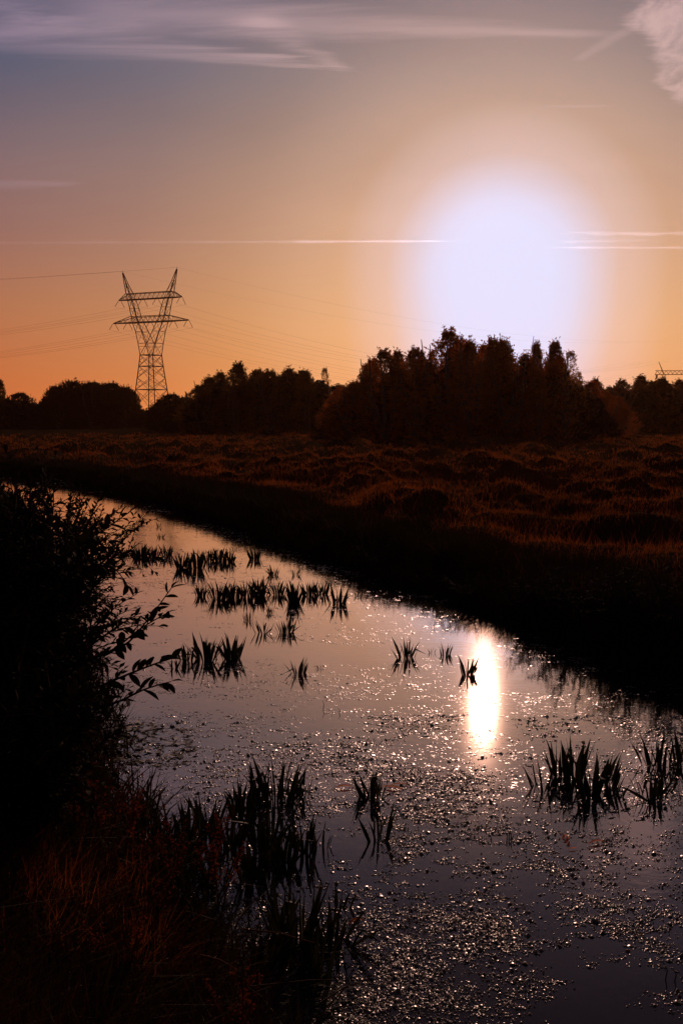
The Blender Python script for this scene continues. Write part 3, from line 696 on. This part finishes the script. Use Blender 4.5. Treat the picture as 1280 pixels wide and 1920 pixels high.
def clump(px, py, hpx, wpx, n, label, group, parts=True, seed=0, mat=None):
    r = random.Random(seed*7+int(px)); c = gnd(px, py); dist = math.hypot(c.x, c.y); ang = math.atan2(H_CAM, dist)
    k = dist/math.cos(ang)/F/ math.cos(ang)*math.cos(ang)
    h = hpx*math.hypot(dist, H_CAM)/F/math.cos(ang)*1.0; wd = wpx*math.hypot(dist, H_CAM)/F
    if parts:
        o = thing('water_plant', label, 'water plant', (c.x, c.y, -.01), group)
    allV = []; allF = []; off = 0
    n = max(4, int(n*r.uniform(1.4, 2.1)))
    for i in range(n):
        u = (i+.5)/n*2-1 if n > 1 else 0; u += r.uniform(-.18, .18)
        hb = h*r.uniform(.62, 1.06)*(1-.12*abs(u)); lean = u*min(.5, wd/h*.30)+r.gauss(0, .10)+(r.choice((-.5,.5)) if r.random() < .07 else 0); ly = r.uniform(-.35, .35)
        bx = u*wd*.33+r.uniform(-.012, .012); by = r.uniform(-.10, .10)*min(1, wd*3)
        wsc = r.uniform(.70, 1.15)*(1.2 if dist > 8 else 1.0)
        M = Matrix.Translation((bx, by, 0)) @ Matrix.Rotation(lean, 4, 'Y') @ Matrix.Rotation(ly, 4, 'X') @ Matrix.Rotation(r.uniform(-.9, .9)+(math.pi if u < 0 else 0), 4, 'Z') @ Matrix.Diagonal((hb*wsc*1.2, hb*wsc*r.uniform(.8, 1.1), hb, 1))
        li = r.randrange(5) if r.random() > .09 else 5+r.randrange(2)
        # now and then a leaf is snapped over
        if parts:
            l = link('leaf', LM[li], o); l.matrix_local = M
        else:
            allV += [tuple(M @ Vector(v)) for v in LV[li][0]]; allF += [tuple(x_+off for x_ in f) for f in LV[li][1]]; off += len(LV[li][0])
    if not parts:
        o = thing('water_plant', label, 'water plant', (c.x, c.y, -.01), group, np_mesh('water_plant', allV, [allF], M_SPIKE))
    return o
GA = 'spiky water plants in the canal'
near = [
 (1018,1478,58,62,9,'low outermost clump at the left end of the dense right-hand plant group'),
 (1047,1458,72,44,9,'slim upright clump at the back of the dense right-hand plant group'),
 (1076,1462,82,46,10,'tall clump with the highest leaves in the dense right-hand plant group'),
 (1104,1492,74,58,12,'dark fat clump at the front of the dense right-hand plant group'),
 (1132,1476,62,62,10,'clump with leaves splayed to the right in the dense right-hand plant group'),
 (1150,1490,40,44,7,'short front clump at the right of the dense right-hand plant group'),
 (1238,1438,62,78,12,'wide fan-shaped clump near the right edge, the rear of two'),
 (1224,1494,56,76,11,'wide fan-shaped clump near the right edge, the front of two'),
 (1276,1432,66,44,8,'clump cut by the right edge of the view'),
 (520,1502,88,88,13,'tall fan clump crowning the tip of the left reed bed'),
 (556,1492,58,50,9,'short clump right behind the tall fan clump'),
 (482,1500,78,36,6,'three stiff leaves leaning left of the tall fan clump'),
 (695,1497,60,64,9,'upright clump with orange dead leaves lying on both sides'),
 (712,1572,64,58,10,'clump in open water in front of the one with orange leaves'),
 (562,1792,132,110,14,'large near clump with broad leaves at the bottom of the view'),
 (622,1772,86,84,9,'near clump with leaves splayed wide over the weed-dotted water'),
 (528,1745,104,56,8,'near clump leaning left behind the large broad-leaved one'),
 (590,1860,96,64,8,'lowest clump, half in the dark bank growth'),
 (572,1596,78,52,9,'clump of long leaves at the right end of the left reed bed'),
 (600,1590,60,50,5,'few slanting leaves reaching right from the left reed bed'),
 (456,1540,72,46,9,'clump with pointed leaves below the three stiff leaves'),
 (430,1590,84,66,11,'thick dark clump in the middle of the left reed bed'),
 (500,1600,92,70,12,'thick dark clump just below the tall fan clump'),
 (532,1622,74,56,10,'clump at the water edge below the thick dark ones'),
 (392,1560,76,52,9,'clump left of the middle of the left reed bed'),
 (358,1582,84,60,10,'clump among the reddish seed heads in the left reed bed'),
 (318,1570,72,56,9,'clump at the left end of the reed bed beside the bank'),
 (284,1600,80,54,9,'clump rooted at the foot of the left bank'),
 (262,1548,66,50,9,'clump against the bank just above the bottom-left reed bed'),
 (340,1622,80,60,10,'dark clump on the bank side of the left reed bed, low down'),
 (470,1650,84,60,9,'dark clump in the shadowed water below the left reed bed'),
 (404,1668,80,56,9,'dark clump between the reed bed and the tangled rushes'),
 (640,1700,44,40,5,'few short leaves off the right side of the left reed bed'),
 (500,1835,90,60,9,'clump among the tangled rushes left of the near broad-leaved one'),
 (448,1510,52,40,8,'low clump at the back of the left reed bed'),
 (386,1237,58,56,12,'dense dark clump left of mid-canal, the larger of a pair'),
 (434,1236,52,46,11,'dense fan-shaped clump, right one of a pair left of mid-canal'),
 (350,1240,34,34,8,'small open clump beside the large pair left of mid-canal'),
 (560,1264,38,36,8,'open V-shaped clump alone on mid-canal water'),
 (598,1254,14,14,5,'tiny tuft right of the lone V-shaped clump'),
 (760,1234,43,50,12,'fan-shaped clump in the orange light right of mid-canal'),
 (808,1224,17,12,4,'tiny tuft between the two fans in the orange light'),
 (835,1228,28,26,7,'small fan clump right of the tiny tuft'),
 (878,1266,40,34,9,'clump standing just left of the white sun reflection'),
 (493,1187,34,36,7,'left one of two open clumps in front of the long plant row'),
 (535,1187,36,34,8,'right one of two open clumps in front of the long plant row'),
 (465,1163,24,22,8,'small dense tuft behind the two open clumps'),
 (330,1252,26,30,6,'small tuft at the tip of the leafy branch over the water'),
 (952,1574,26,12,4,'lone reddish sprig in the sun glitter'),
]
for i, (a, b_, h_, w_, n, lb) in enumerate(near): clump(a, b_, h_, w_, n, lb, GA, True, i)
rows = [('middle', [(378,1118,28,30),(410,1124,42,34),(436,1120,36,34),(462,1118,36,34),(486,1116,38,36),(520,1115,30,34),(552,1130,44,30),(580,1116,32,32),(604,1114,30,32),(634,1132,42,34),(672,1118,16,16),(506,1150,18,12)]),
        ('rearmost', [(212,1037,20,24),(232,1040,20,22),(264,1044,28,32),(288,1044,24,28),(312,1044,28,26),(344,1066,34,34),(368,1066,40,34),(392,1052,28,34),(412,1052,30,30),(430,1054,30,24),(478,1048,26,26)]),
        ('scattered faint', [(298,988,12,14),(302,1008,12,16),(512,1078,22,20),(556,1078,18,22),(440,1030,9,18),(620,1095,14,20)])]
ordn = ['first','second','third','fourth','fifth','sixth','seventh','eighth','ninth','tenth','eleventh','twelfth']
for rn, L in rows:
    xs_ = sorted(range(len(L)), key=lambda i: L[i][0])
    for rank, i in enumerate(xs_):
        a, b_, h_, w_ = L[i]
        sz = 'tall dark' if h_ >= 38 else ('low' if h_ < 24 else 'spiky')
        clump(a, b_, h_, w_, 17 if h_ > 20 else 8, f"{sz} clump in the {rn} plant row, {ordn[rank]} from the left bush", GA, h_ > 26, 100+i)
# small stems poking out
for i, (a, b_, h_, lb) in enumerate([(605,1330,16,'short thin stem poking from the smooth water at mid-canal'),(635,1338,9,'tiny stub right of the thin stem at mid-canal'),(1245,1836,26,'thin dark stem near the lower right corner'),(1262,1840,20,'second shorter stem near the lower right corner')]):
    c = gnd(a, b_); hh_ = h_*math.hypot(c.y, H_CAM)/F; T = Tubes(); T.tube([(0,0,-.02),(.01,0,hh_*.6),(-.005,0,hh_*1.1)], [.003,.0025,.001], 5)
    thing('reed_shoot', lb, 'reed shoot', (c.x, c.y, 0), 'thin stems in open water', T.mesh('reed_shoot', M_SPIKE))

# floating dead leaves
def float_leaf(L, w, curl, seed):
    r = random.Random(seed); V = []; Q = []; n = 8
    for i in range(n+1):
        s = i/n; ww = w*math.sin(math.pi*min(.98, s*.96+.03))**.8; z = .004+curl*math.sin(s*3.0)*L*.3; yy = .12*L*math.sin(s*2.5+seed)
        V += [(s*L-.5*L, yy-ww, z+curl*ww), (s*L-.5*L, yy, z+.001), (s*L-.5*L, yy+ww, z+curl*ww*1.2)]
    for i in range(n): b0 = i*3; Q += [(b0,b0+1,b0+4,b0+3),(b0+1,b0+2,b0+5,b0+4)]
    return np_mesh('floating_leaf', V, [Q], M_ORANGE, True)
for i, (a, b_, lp, rz, cu, lb) in enumerate([
  (645,1479,36,.1,.25,'orange dead leaf floating left of the upright clump'),(735,1480,40,-.15,.2,'brown orange dead leaf floating right of the upright clump'),
  (748,1472,30,.4,.15,'thin dead leaf pointing away behind the brown orange one'),(1056,1572,24,1.1,.5,'curled orange leaf, left one of the group in the weed at right'),
  (1072,1592,20,.1,.2,'flat small orange leaf below the curled ones'),(1064,1578,26,.9,.6,'curled orange leaf standing on edge beside the left one'),
  (1118,1583,34,.15,.3,'orange leaf with dark tip, right one of the group in the weed'),(668,1733,30,.6,.5,'curled brown leaf beside the near splayed clump')]):
    c = gnd(a, b_); L = lp*math.hypot(c.y, H_CAM)/F
    o = thing('floating_leaf', lb, 'dead leaf', (c.x, c.y, 0.002), 'dead leaves floating on the canal', float_leaf(L, L*.11, cu, i)); o.rotation_euler = (0, 0, rz)

# ------------------------------------------------------------------ duckweed and weed fragments
def weed(n_clump, y0, y1, per, rad, spread, seed, dens_fn, name, label, tilt=.32, hk=1.0):
    r = np.random.default_rng(seed); yy = y0*(y1/y0)**r.random(n_clump*3); xx = yy*r.uniform(-.40, .40, len(yy))
    yc = yy
    ins = inside(xx, yc); k = ins & (r.random(len(xx)) < dens_fn(xx, yc)); xx, yc = xx[k][:n_clump], yc[k][:n_clump]
    m_ = r.poisson(per, len(xx))+1; ci = np.repeat(np.arange(len(xx)), m_); n = len(ci)
    sc_ = np.exp(r.normal(0, .5, len(xx)))[ci]
    dist = np.hypot(xx, yc)[ci]
    ca = r.uniform(-.6, .6, len(xx))[ci]; aa = r.normal(0, 1, n)*spread*sc_*2.0*(1+dist*.05); bb = r.normal(0, 1, n)*spread*sc_*.55*(1+dist*.05)
    px_ = xx[ci]+aa*np.cos(ca)-bb*np.sin(ca); py_ = yc[ci]+aa*np.sin(ca)+bb*np.cos(ca)
    rd = rad*r.uniform(.4, 1.3, n)*(1+dist*.06)*np.where(r.random(n) < .05, 2.3, 1)
    K = 6; an = np.arange(K)*2*np.pi/K; ph = r.uniform(0, 6.28, n)[:, None]
    jit = r.uniform(.7, 1.25, (n, K))
    cx_ = px_[:, None]+np.cos(an+ph)*rd[:, None]*jit; cy_2 = py_[:, None]+np.sin(an+ph)*rd[:, None]*jit*.75
    ta = r.normal(0, tilt, (n, 2)); hgt = r.uniform(.3, 1.1, n)*rd*hk + .0008
    cz = .0006+np.abs(r.normal(0, .0008, (n, 1)))+ta[:, :1]*(cx_-px_[:, None])+ta[:, 1:]*(cy_2-py_[:, None])
    V = np.concatenate([np.stack([cx_, cy_2, cz], -1), np.stack([px_, py_, hgt+.0008], -1)[:, None]], 1).reshape(-1, 3)
    i = np.arange(n)[:, None]*(K+1); F_ = [i+np.array([[a, (a+1) % K, K]]) for a in range(K)]
    link(name, np_mesh(name, V, [np.concatenate(F_)], M_DUCK, True), kind='stuff', label=label)
def dn(x, y):
    base_ = np.clip((fbm(x*1.6, y*1.0+4, 4)-.40)*5, 0, 1); fine = np.clip((fbm(x*7+3, y*7, 3)-.40)*6, 0, 1)
    return base_*.55+fine*.6*np.clip(base_+.25, 0, 1)
weed(12500, 2.6, 7.8, 12, .0040, .013, 41, lambda x, y: dn(x, y)*np.interp(y, [2, 5.4, 6.8, 8], [1, 1, .75, .45])*np.interp(x, [-2.5,-.6,.1], [.12,.25,1]), 'near_duckweed', 'small glistening clumps of floating weed on the near water')
weed(4200, 5.8, 18, 4, .0045, .012, 42, lambda x, y: np.clip((fbm(x*1.2, y*1.6+4, 4)-.38)*5, 0.05, 1), 'mid_duckweed', 'scattered specks of weed on the middle water', .08, .3)
weed(3000, 14, 40, 5, .005, .02, 43, lambda x, y: np.clip((fbm(x*.8, y*1.2+14, 4)-.40)*5, 0.02, 1), 'far_duckweed', 'thin streaks of weed on the far water', .05, .2)
# mat of pondweed leaves by the left bank
r = np.random.default_rng(50); n = 420
cpx = 170+200*r.random(n)**1.6; cpy = 1345+80*r.random(n)+ (cpx-170)*.12; C = np.array([tuple(gnd(a, b_)) for a, b_ in zip(cpx, cpy)])
C[:, 2] = .004+.01*r.random(n); az_ = r.uniform(0, 6.28, n); L = r.uniform(.015, .045, n); wd = L*.4
ux = np.stack([np.cos(az_), np.sin(az_), r.normal(0, .12, n)], 1); uy = np.stack([-np.sin(az_), np.cos(az_), r.normal(0, .2, n)], 1)
V = np.stack([C-ux*L[:, None], C+uy*wd[:, None]-ux*L[:, None]*.1, C+ux*L[:, None], C-uy*wd[:, None]-ux*L[:, None]*.1], 1).reshape(-1, 3)
V[:, 2] = np.maximum(V[:, 2], .001); i = np.arange(n)[:, None]*4
link('pondweed_leaves', np_mesh('pondweed', V, [i+np.array([[0,1,2]]), i+np.array([[0,2,3]])], M_SPIKE), kind='stuff', label='mat of small pondweed leaves floating beside the left bank')

# ------------------------------------------------------------------ left bank growth
def bank_blades(name, label, n, seed, hr, wr, mat, rng_y, din, lean=(.05,.6), xr=(-.55,.12), dens=0.3):
    r = np.random.default_rng(seed); yy = rng_y[0]*(rng_y[1]/rng_y[0])**r.random(n); xx = yy*r.uniform(xr[0], xr[1], n)
    ins = inside(xx, yy); dl = seg_dist(xx, yy, LEFT); dr = seg_dist(xx, yy, RIGHT); ok = (dl < dr) & ((~ins & (dl < din[1])) | (ins & (dl < din[0])))
    ok &= (fbm(xx*2.2+seed, yy*2.2, 3) > dens)
    xx, yy = xx[ok], yy[ok]; n = len(xx); ds = np.hypot(xx, yy)
    h = r.uniform(hr[0], hr[1], n)*(.55+.9*fbm(xx*1.5+7, yy*1.5+seed, 3)); z = np.maximum(height(xx, yy), -.03)
    V, q, t_ = blades(np.stack([xx, yy, z-.01], 1), h, r.uniform(wr[0], wr[1], n)*(1+ds*.06), r.uniform(lean[0], lean[1], n), r.uniform(-.1, .9, n), rng=r)
    link(name, np_mesh(name, V, [q, t_], mat), kind='stuff', label=label)
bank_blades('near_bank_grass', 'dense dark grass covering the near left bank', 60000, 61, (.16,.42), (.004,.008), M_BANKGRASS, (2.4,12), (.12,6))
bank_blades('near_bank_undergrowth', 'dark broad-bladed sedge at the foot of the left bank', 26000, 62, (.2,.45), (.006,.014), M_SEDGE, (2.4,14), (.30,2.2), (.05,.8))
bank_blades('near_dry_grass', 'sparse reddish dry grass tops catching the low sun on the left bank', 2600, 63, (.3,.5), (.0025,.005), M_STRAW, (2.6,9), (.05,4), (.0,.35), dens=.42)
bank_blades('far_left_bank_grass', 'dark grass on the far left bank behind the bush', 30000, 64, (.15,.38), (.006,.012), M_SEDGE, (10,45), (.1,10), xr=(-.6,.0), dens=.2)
bank_blades('near_sun_tinted_grass', 'dry grass coloured brighter to stand for orange sunlight at the lower left', 5200, 67, (.16,.34), (.003,.006), M_GRASS, (3.6,4.7), (.0,4), (0,.5), xr=(-.45,-.19), dens=.40)  # patch of sunlight put in as blades of a brighter colour
# tangle of rush stems arching out over the dark water at the foot of the bank
r = np.random.default_rng(66); n = 900
cpx = r.uniform(300, 620, n); cpy = r.uniform(1640, 1930, n); k = (cpx < 330+ (cpy-1600)*.95) & (cpx < 620); C = np.array([tuple(gnd(a, b_)) for a, b_ in zip(cpx[k], cpy[k])]); n = len(C)
V, q, t_ = blades(C, r.uniform(.1, .32, n), r.uniform(.003, .006, n), r.uniform(.5, 1.2, n), r.uniform(0, .8, n), az=r.uniform(-.9, 1.4, n), rng=r)
link('rush_tangle_grass', np_mesh('rush_tangle', V, [q, t_], M_SPIKE), kind='stuff', label='tangle of thin rush stems leaning over dark water by the bank')

# seed heads: docks with reddish spikes
def dock(px, py, Yd, hh_, label, seed):
    r = random.Random(seed); base_ = atY(px, py, Yd); gz = max(float(height(base_.x, Yd)), 0.0); o = thing('dock_plant', label, 'dock plant', (base_.x, Yd, gz-.01), 'reddish seeding docks on the left bank')
    H_ = max(.25, base_.z-gz)
    T = Tubes(); sd = []
    for s in range(3):
        lx, ly = r.uniform(-.16, .16), r.uniform(-.1, .1); pts = [(lx*u_**1.5, ly*u_, H_*u_*(1-.1*s)) for u_ in (0,.35,.7,1)]
        T.tube(pts, [.004,.0035,.0025,.001], 5)
        for q_ in range(45):
            u_ = r.uniform(.45, 1); a = Vector((lx*u_**1.5, ly*u_, H_*u_*(1-.1*s))); w_ = .022*(1.15-u_)
            sd.append(tuple(a+Vector((r.gauss(0, w_), r.gauss(0, w_), r.gauss(0, .008)))))
        for b2 in range(4):
            u_ = r.uniform(.4, .75); a = Vector((lx*u_**1.5, ly*u_, H_*u_*(1-.1*s))); e = a+Vector((r.uniform(-.06,.06), r.uniform(-.05,.05), r.uniform(.05,.12)))
            T.tube([a, e], [.002,.001], 4)
            for q_ in range(22): f = r.random(); sd.append(tuple(a.lerp(e, f)+Vector((r.gauss(0,.007), r.gauss(0,.007), r.gauss(0,.006)))))
    link('stem', T.mesh('dock_stem', M_RED), o)
    V, a_, b_ = leaf_quads(np.array(sd), .0075, np.random.default_rng(seed)); link('seed_head', np_mesh('dock_seeds', V, [a_, b_], M_RED), o, kind='stuff')
for i, a in enumerate([(380,1500,4.7,.4,'red-brown seeding dock in front of the reed bed, its middle one'),(410,1530,4.5,.4,'lower red-brown seeding dock over the reed bed, nearest the open water'),(320,1490,4.6,.4,'red-brown dock at the left part of the reed bed'),
    (190,1420,4.9,.4,'tall orange-tipped dock above the bank grass beside the bush'),(225,1450,4.8,.4,'thin orange-tipped dock right of the tall one'),(140,1400,5.0,.4,'dark red dock under the bush'),(60,1360,5.0,.4,'dark red dock at the left edge under the bush'),
    (230,1690,3.6,.3,'short red dock in the dry grass at lower left'),(440,1800,3.4,.3,'small red seed spike at the bottom among the rushes'),(290,1530,4.3,.3,'red dock at the foot of the bank beside the orange grass')]): dock(*a, seed=70+i)

# dry straws leaning out over the water at the bottom
for i, (a, b_, Ya, Yb, lb) in enumerate([((375,1790),(450,1822),3.35,3.3,'short pale straw leaning at the bottom left reeds'),((455,1742),(590,1768),3.6,3.5,'long pale straw lying level across the near clump'),((470,1850),(690,1838),3.3,3.4,'dark bramble shoot lying low across the bottom water'),
     ((600,1880),(690,1836),3.2,3.35,'dark twig rising right with small buds at the bottom'),((455,1880),(456,1740),3.2,3.3,'upright thin red stalk at the bottom among the rushes')]):
    A = atY(*a, Ya); B = atY(*b_, Yb); T = Tubes(); mid_ = A.lerp(B, .5)+Vector((0,0,.012)); T.tube([Vector((0,0,0)), mid_-A, B-A], [.0032,.0026,.0012], 5)
    g_ = thing('dry_straw', lb, 'straw', tuple(A), 'stray straws over the near water', T.mesh('dry_straw', M_STRAW if i in (0,1,4) else M_TWIG))

# ------------------------------------------------------------------ leafy shrubs on the left bank
def shrub_leaf():
    V = []; Q = []; n = 6
    for i in range(n+1):
        s = i/n; w = .21*math.sin(math.pi*min(.985, s*.97+.02))**.75; z = -.18*s*s
        V += [(s, -w, z+.07*w/.2), (s, 0, z), (s, w, z+.07*w/.2)]
    for i in range(n): b0 = i*3; Q += [(b0,b0+1,b0+4,b0+3),(b0+1,b0+2,b0+5,b0+4)]
    return np.array(V), np.array(Q)
SLV, SLQ = shrub_leaf(); SLM = np_mesh('shrub_leaf', SLV, [SLQ], M_SHRUB, True)
simpV = np.array([(0,0,0),(.5,-.21,-.02),(1,0,-.18),(.5,.21,-.02)]); 
def leaf_mats(pts, r, size, every):
    """leaf placements (matrices) alternating along a polyline"""
    out = []; L = [0]
    for a, b_ in zip(pts[:-1], pts[1:]): L.append(L[-1]+(b_-a).length)
    s = L[-1]*.12; side = 1
    while s < L[-1]:
        k = max(i for i in range(len(L)) if L[i] <= s); k = min(k, len(pts)-2); f = (s-L[k])/(L[k+1]-L[k]+1e-9); p = pts[k].lerp(pts[k+1], f); d = (pts[k+1]-pts[k]).normalized()
        a = d.orthogonal().normalized(); a = (Matrix.Rotation(r.uniform(0, 6.28), 3, d) @ a)
        q_ = (d*r.uniform(.5, 1.0)+a*side*r.uniform(.5, 1)).normalized()
        up_ = Vector((r.gauss(0,.5), r.gauss(0,.5), 1)); y_ = up_.cross(q_).normalized(); z_ = q_.cross(y_)
        sz = size*r.uniform(.65, 1.2); M = Matrix((q_, y_, z_)).transposed().to_4x4(); M = Matrix.Translation(p) @ M @ Matrix.Scale(sz, 4)
        out.append(M); s += every*r.uniform(.6, 1.4); side = -side
    k = pts[-1]; d = (pts[-1]-pts[-2]).normalized(); y_ = Vector((0,0,1)).cross(d).normalized() if abs(d.z) < .98 else Vector((1,0,0)); M = Matrix((d, y_, d.cross(y_))).transposed().to_4x4()
    out.append(Matrix.Translation(k) @ M @ Matrix.Scale(size*.8, 4))
    return out
def shrub(loc, label, nst, hgt, spread, leaf, seed, extra=(), nparts=300, bias=(0,0), ntw=9, dens=.035):
    r = random.Random(seed); o = thing('leafy_shrub', label, 'shrub', loc); T = Tubes(); mats = []; fine = []
    for i in range(nst):
        az_ = r.uniform(0, 6.28); sp = spread*r.uniform(.2, 1); b0 = Vector((math.cos(az_)*.25*spread, math.sin(az_)*.25*spread, -.05))
        e = Vector((math.cos(az_)*sp+bias[0], math.sin(az_)*sp+bias[1], hgt*r.uniform(.55, 1.0)*(1-.35*(sp/spread)**2)))
        c = b0.lerp(e, .5)+Vector((0, 0, .18*hgt)); pts = [b0*(1-u_)**2+c*2*u_*(1-u_)+e*u_*u_ for u_ in [k/8 for k in range(9)]]
        pts = [p+Vector((r.gauss(0,.012), r.gauss(0,.012), 0)) for p in pts]; T.tube(pts, [.012*(1-k/9)+.002 for k in range(9)], 5)
        mats += leaf_mats(pts[3:], r, leaf, dens)
        for j in range(ntw):
            u_ = r.uniform(.12, .95); k = min(7, int(u_*8)); p = pts[k]; d = (pts[k+1]-pts[k]).normalized()
            dd = (d*.6+Vector((r.gauss(0,.7), r.gauss(0,.7), r.gauss(.1,.4)))).normalized(); l2 = r.uniform(.12, .34)*min(1.4, .6+hgt*.4)
            tp = [p, p+dd*l2*.5+Vector((0,0,.01)), p+dd*l2-Vector((0,0,.02))]; T.tube(tp, [.004,.003,.0015], 4); mats += leaf_mats(tp, r, leaf*.9, dens)
    for ex in extra:
        pts = [Vector(p)-Vector(loc) for p in ex]; T.tube(pts, [.006*(1-k/len(pts))+.0018 for k in range(len(pts))], 5)
        mats = leaf_mats(pts, r, leaf*1.15, dens*1.0)+mats
    link('stem', T.mesh('shrub_stem', M_TWIG), o)
    # the leaves that show: those reaching furthest over the water first
    ne = sum(1 for _ in extra)*18
    head, rest = mats[:ne], mats[ne:]
    rest.sort(key=lambda M: -(M.translation.x+.8*M.translation.z-.25*M.translation.y))
    allm = head+rest
    for M in allm[:nparts]:
        l = link('leaf', SLM, o); l.matrix_local = M
    if len(allm) > nparts:
        V = []; 
        for M in allm[nparts:]:
            m_ = np.array(M); V.append(simpV @ m_[:3, :3].T+m_[:3, 3])
        V = np.concatenate(V); i = np.arange(len(V)//4)[:, None]*4
        link('foliage', np_mesh('shrub_foliage', V, [i+np.array([[0,1,2]]), i+np.array([[0,2,3]])], M_SHRUB), o, kind='stuff')
    return o
def curve3(*p):
    """smooth polyline through (px, py, Y) points"""
    P = [atY(*q_) for q_ in p]; out = []
    for i in range(len(P)-1):
        a = P[max(i-1,0)]; b_ = P[i]; c = P[i+1]; d = P[min(i+2, len(P)-1)]
        for k in range(4):
            u_ = k/4; out.append(.5*((2*b_)+(c-a)*u_+(2*a-5*b_+4*c-d)*u_**2+(3*b_-a-3*c+d)*u_**3))
    out.append(P[-1]); return out
L1 = atY(40, 1400, 5.6)
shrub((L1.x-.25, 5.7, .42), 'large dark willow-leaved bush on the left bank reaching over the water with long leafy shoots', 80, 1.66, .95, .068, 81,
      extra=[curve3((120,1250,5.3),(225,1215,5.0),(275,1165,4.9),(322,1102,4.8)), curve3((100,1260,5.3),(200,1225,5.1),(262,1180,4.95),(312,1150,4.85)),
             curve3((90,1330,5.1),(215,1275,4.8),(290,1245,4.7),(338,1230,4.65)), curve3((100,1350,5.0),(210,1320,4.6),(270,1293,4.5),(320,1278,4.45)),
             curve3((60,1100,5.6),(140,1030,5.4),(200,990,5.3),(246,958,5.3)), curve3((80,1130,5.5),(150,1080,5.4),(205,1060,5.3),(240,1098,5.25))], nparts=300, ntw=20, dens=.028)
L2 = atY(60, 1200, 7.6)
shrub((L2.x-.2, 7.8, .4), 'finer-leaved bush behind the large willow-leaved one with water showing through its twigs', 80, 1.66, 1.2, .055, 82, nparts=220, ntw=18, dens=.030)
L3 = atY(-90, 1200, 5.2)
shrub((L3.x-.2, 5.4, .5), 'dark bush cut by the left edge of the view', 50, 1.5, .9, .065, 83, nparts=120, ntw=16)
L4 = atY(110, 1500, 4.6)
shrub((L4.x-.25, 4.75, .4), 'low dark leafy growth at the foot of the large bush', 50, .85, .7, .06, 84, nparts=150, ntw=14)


# low brambly plants on the far bank, seen dark against the bank and mirrored in the canal
for i, (a, b_, hh_, lb) in enumerate([(720,1050,.42,'low dark bramble at the far bank opposite the middle plant row'),(905,1105,.45,'low dark bramble on the far bank above the sun reflection'),
     (1010,1135,.6,'bushy bramble on the far bank right of the sun reflection'),(1090,1160,.7,'taller dark bramble on the far bank, mirrored as ragged twigs'),(1180,1180,.65,'dark bramble on the far bank near the right edge'),(1270,1205,.7,'dark bramble where the far bank leaves the view'),(540,1010,.4,'low dark bramble at the far bank opposite the rear plant row')]):
    g_ = gnd(a, b_, .2); shrub((g_.x, g_.y, float(height(g_.x, g_.y))-.02), lb, 16, hh_, .6, .05, 200+i, nparts=0, ntw=9, dens=.04)

# ------------------------------------------------------------------ thin haze added to stand for the lens glare veiling the copse
hb = [(a*9500, b_*9500, z) for z in (-1.6, 66) for a, b_ in ((-1,-1),(1,-1),(1,1),(-1,1))]
m, t = mat_new('glare_veil'); pv = NN(t, 'ShaderNodeVolumePrincipled'); pv.inputs['Color'].default_value = (1.0,0.48,0.22,1)
pv.inputs['Density'].default_value = 0.000034; pv.inputs['Anisotropy'].default_value = 0.80
o = NN(t, 'ShaderNodeOutputMaterial'); lnk(t, pv.outputs[0], o.inputs['Volume'])
link('haze', np_mesh('haze', hb, [[(0,3,2,1),(4,5,6,7),(0,1,5,4),(1,2,6,5),(2,3,7,6),(3,0,4,7)]], m), kind='stuff', label='warm haze added to imitate the glare veil over the copse')
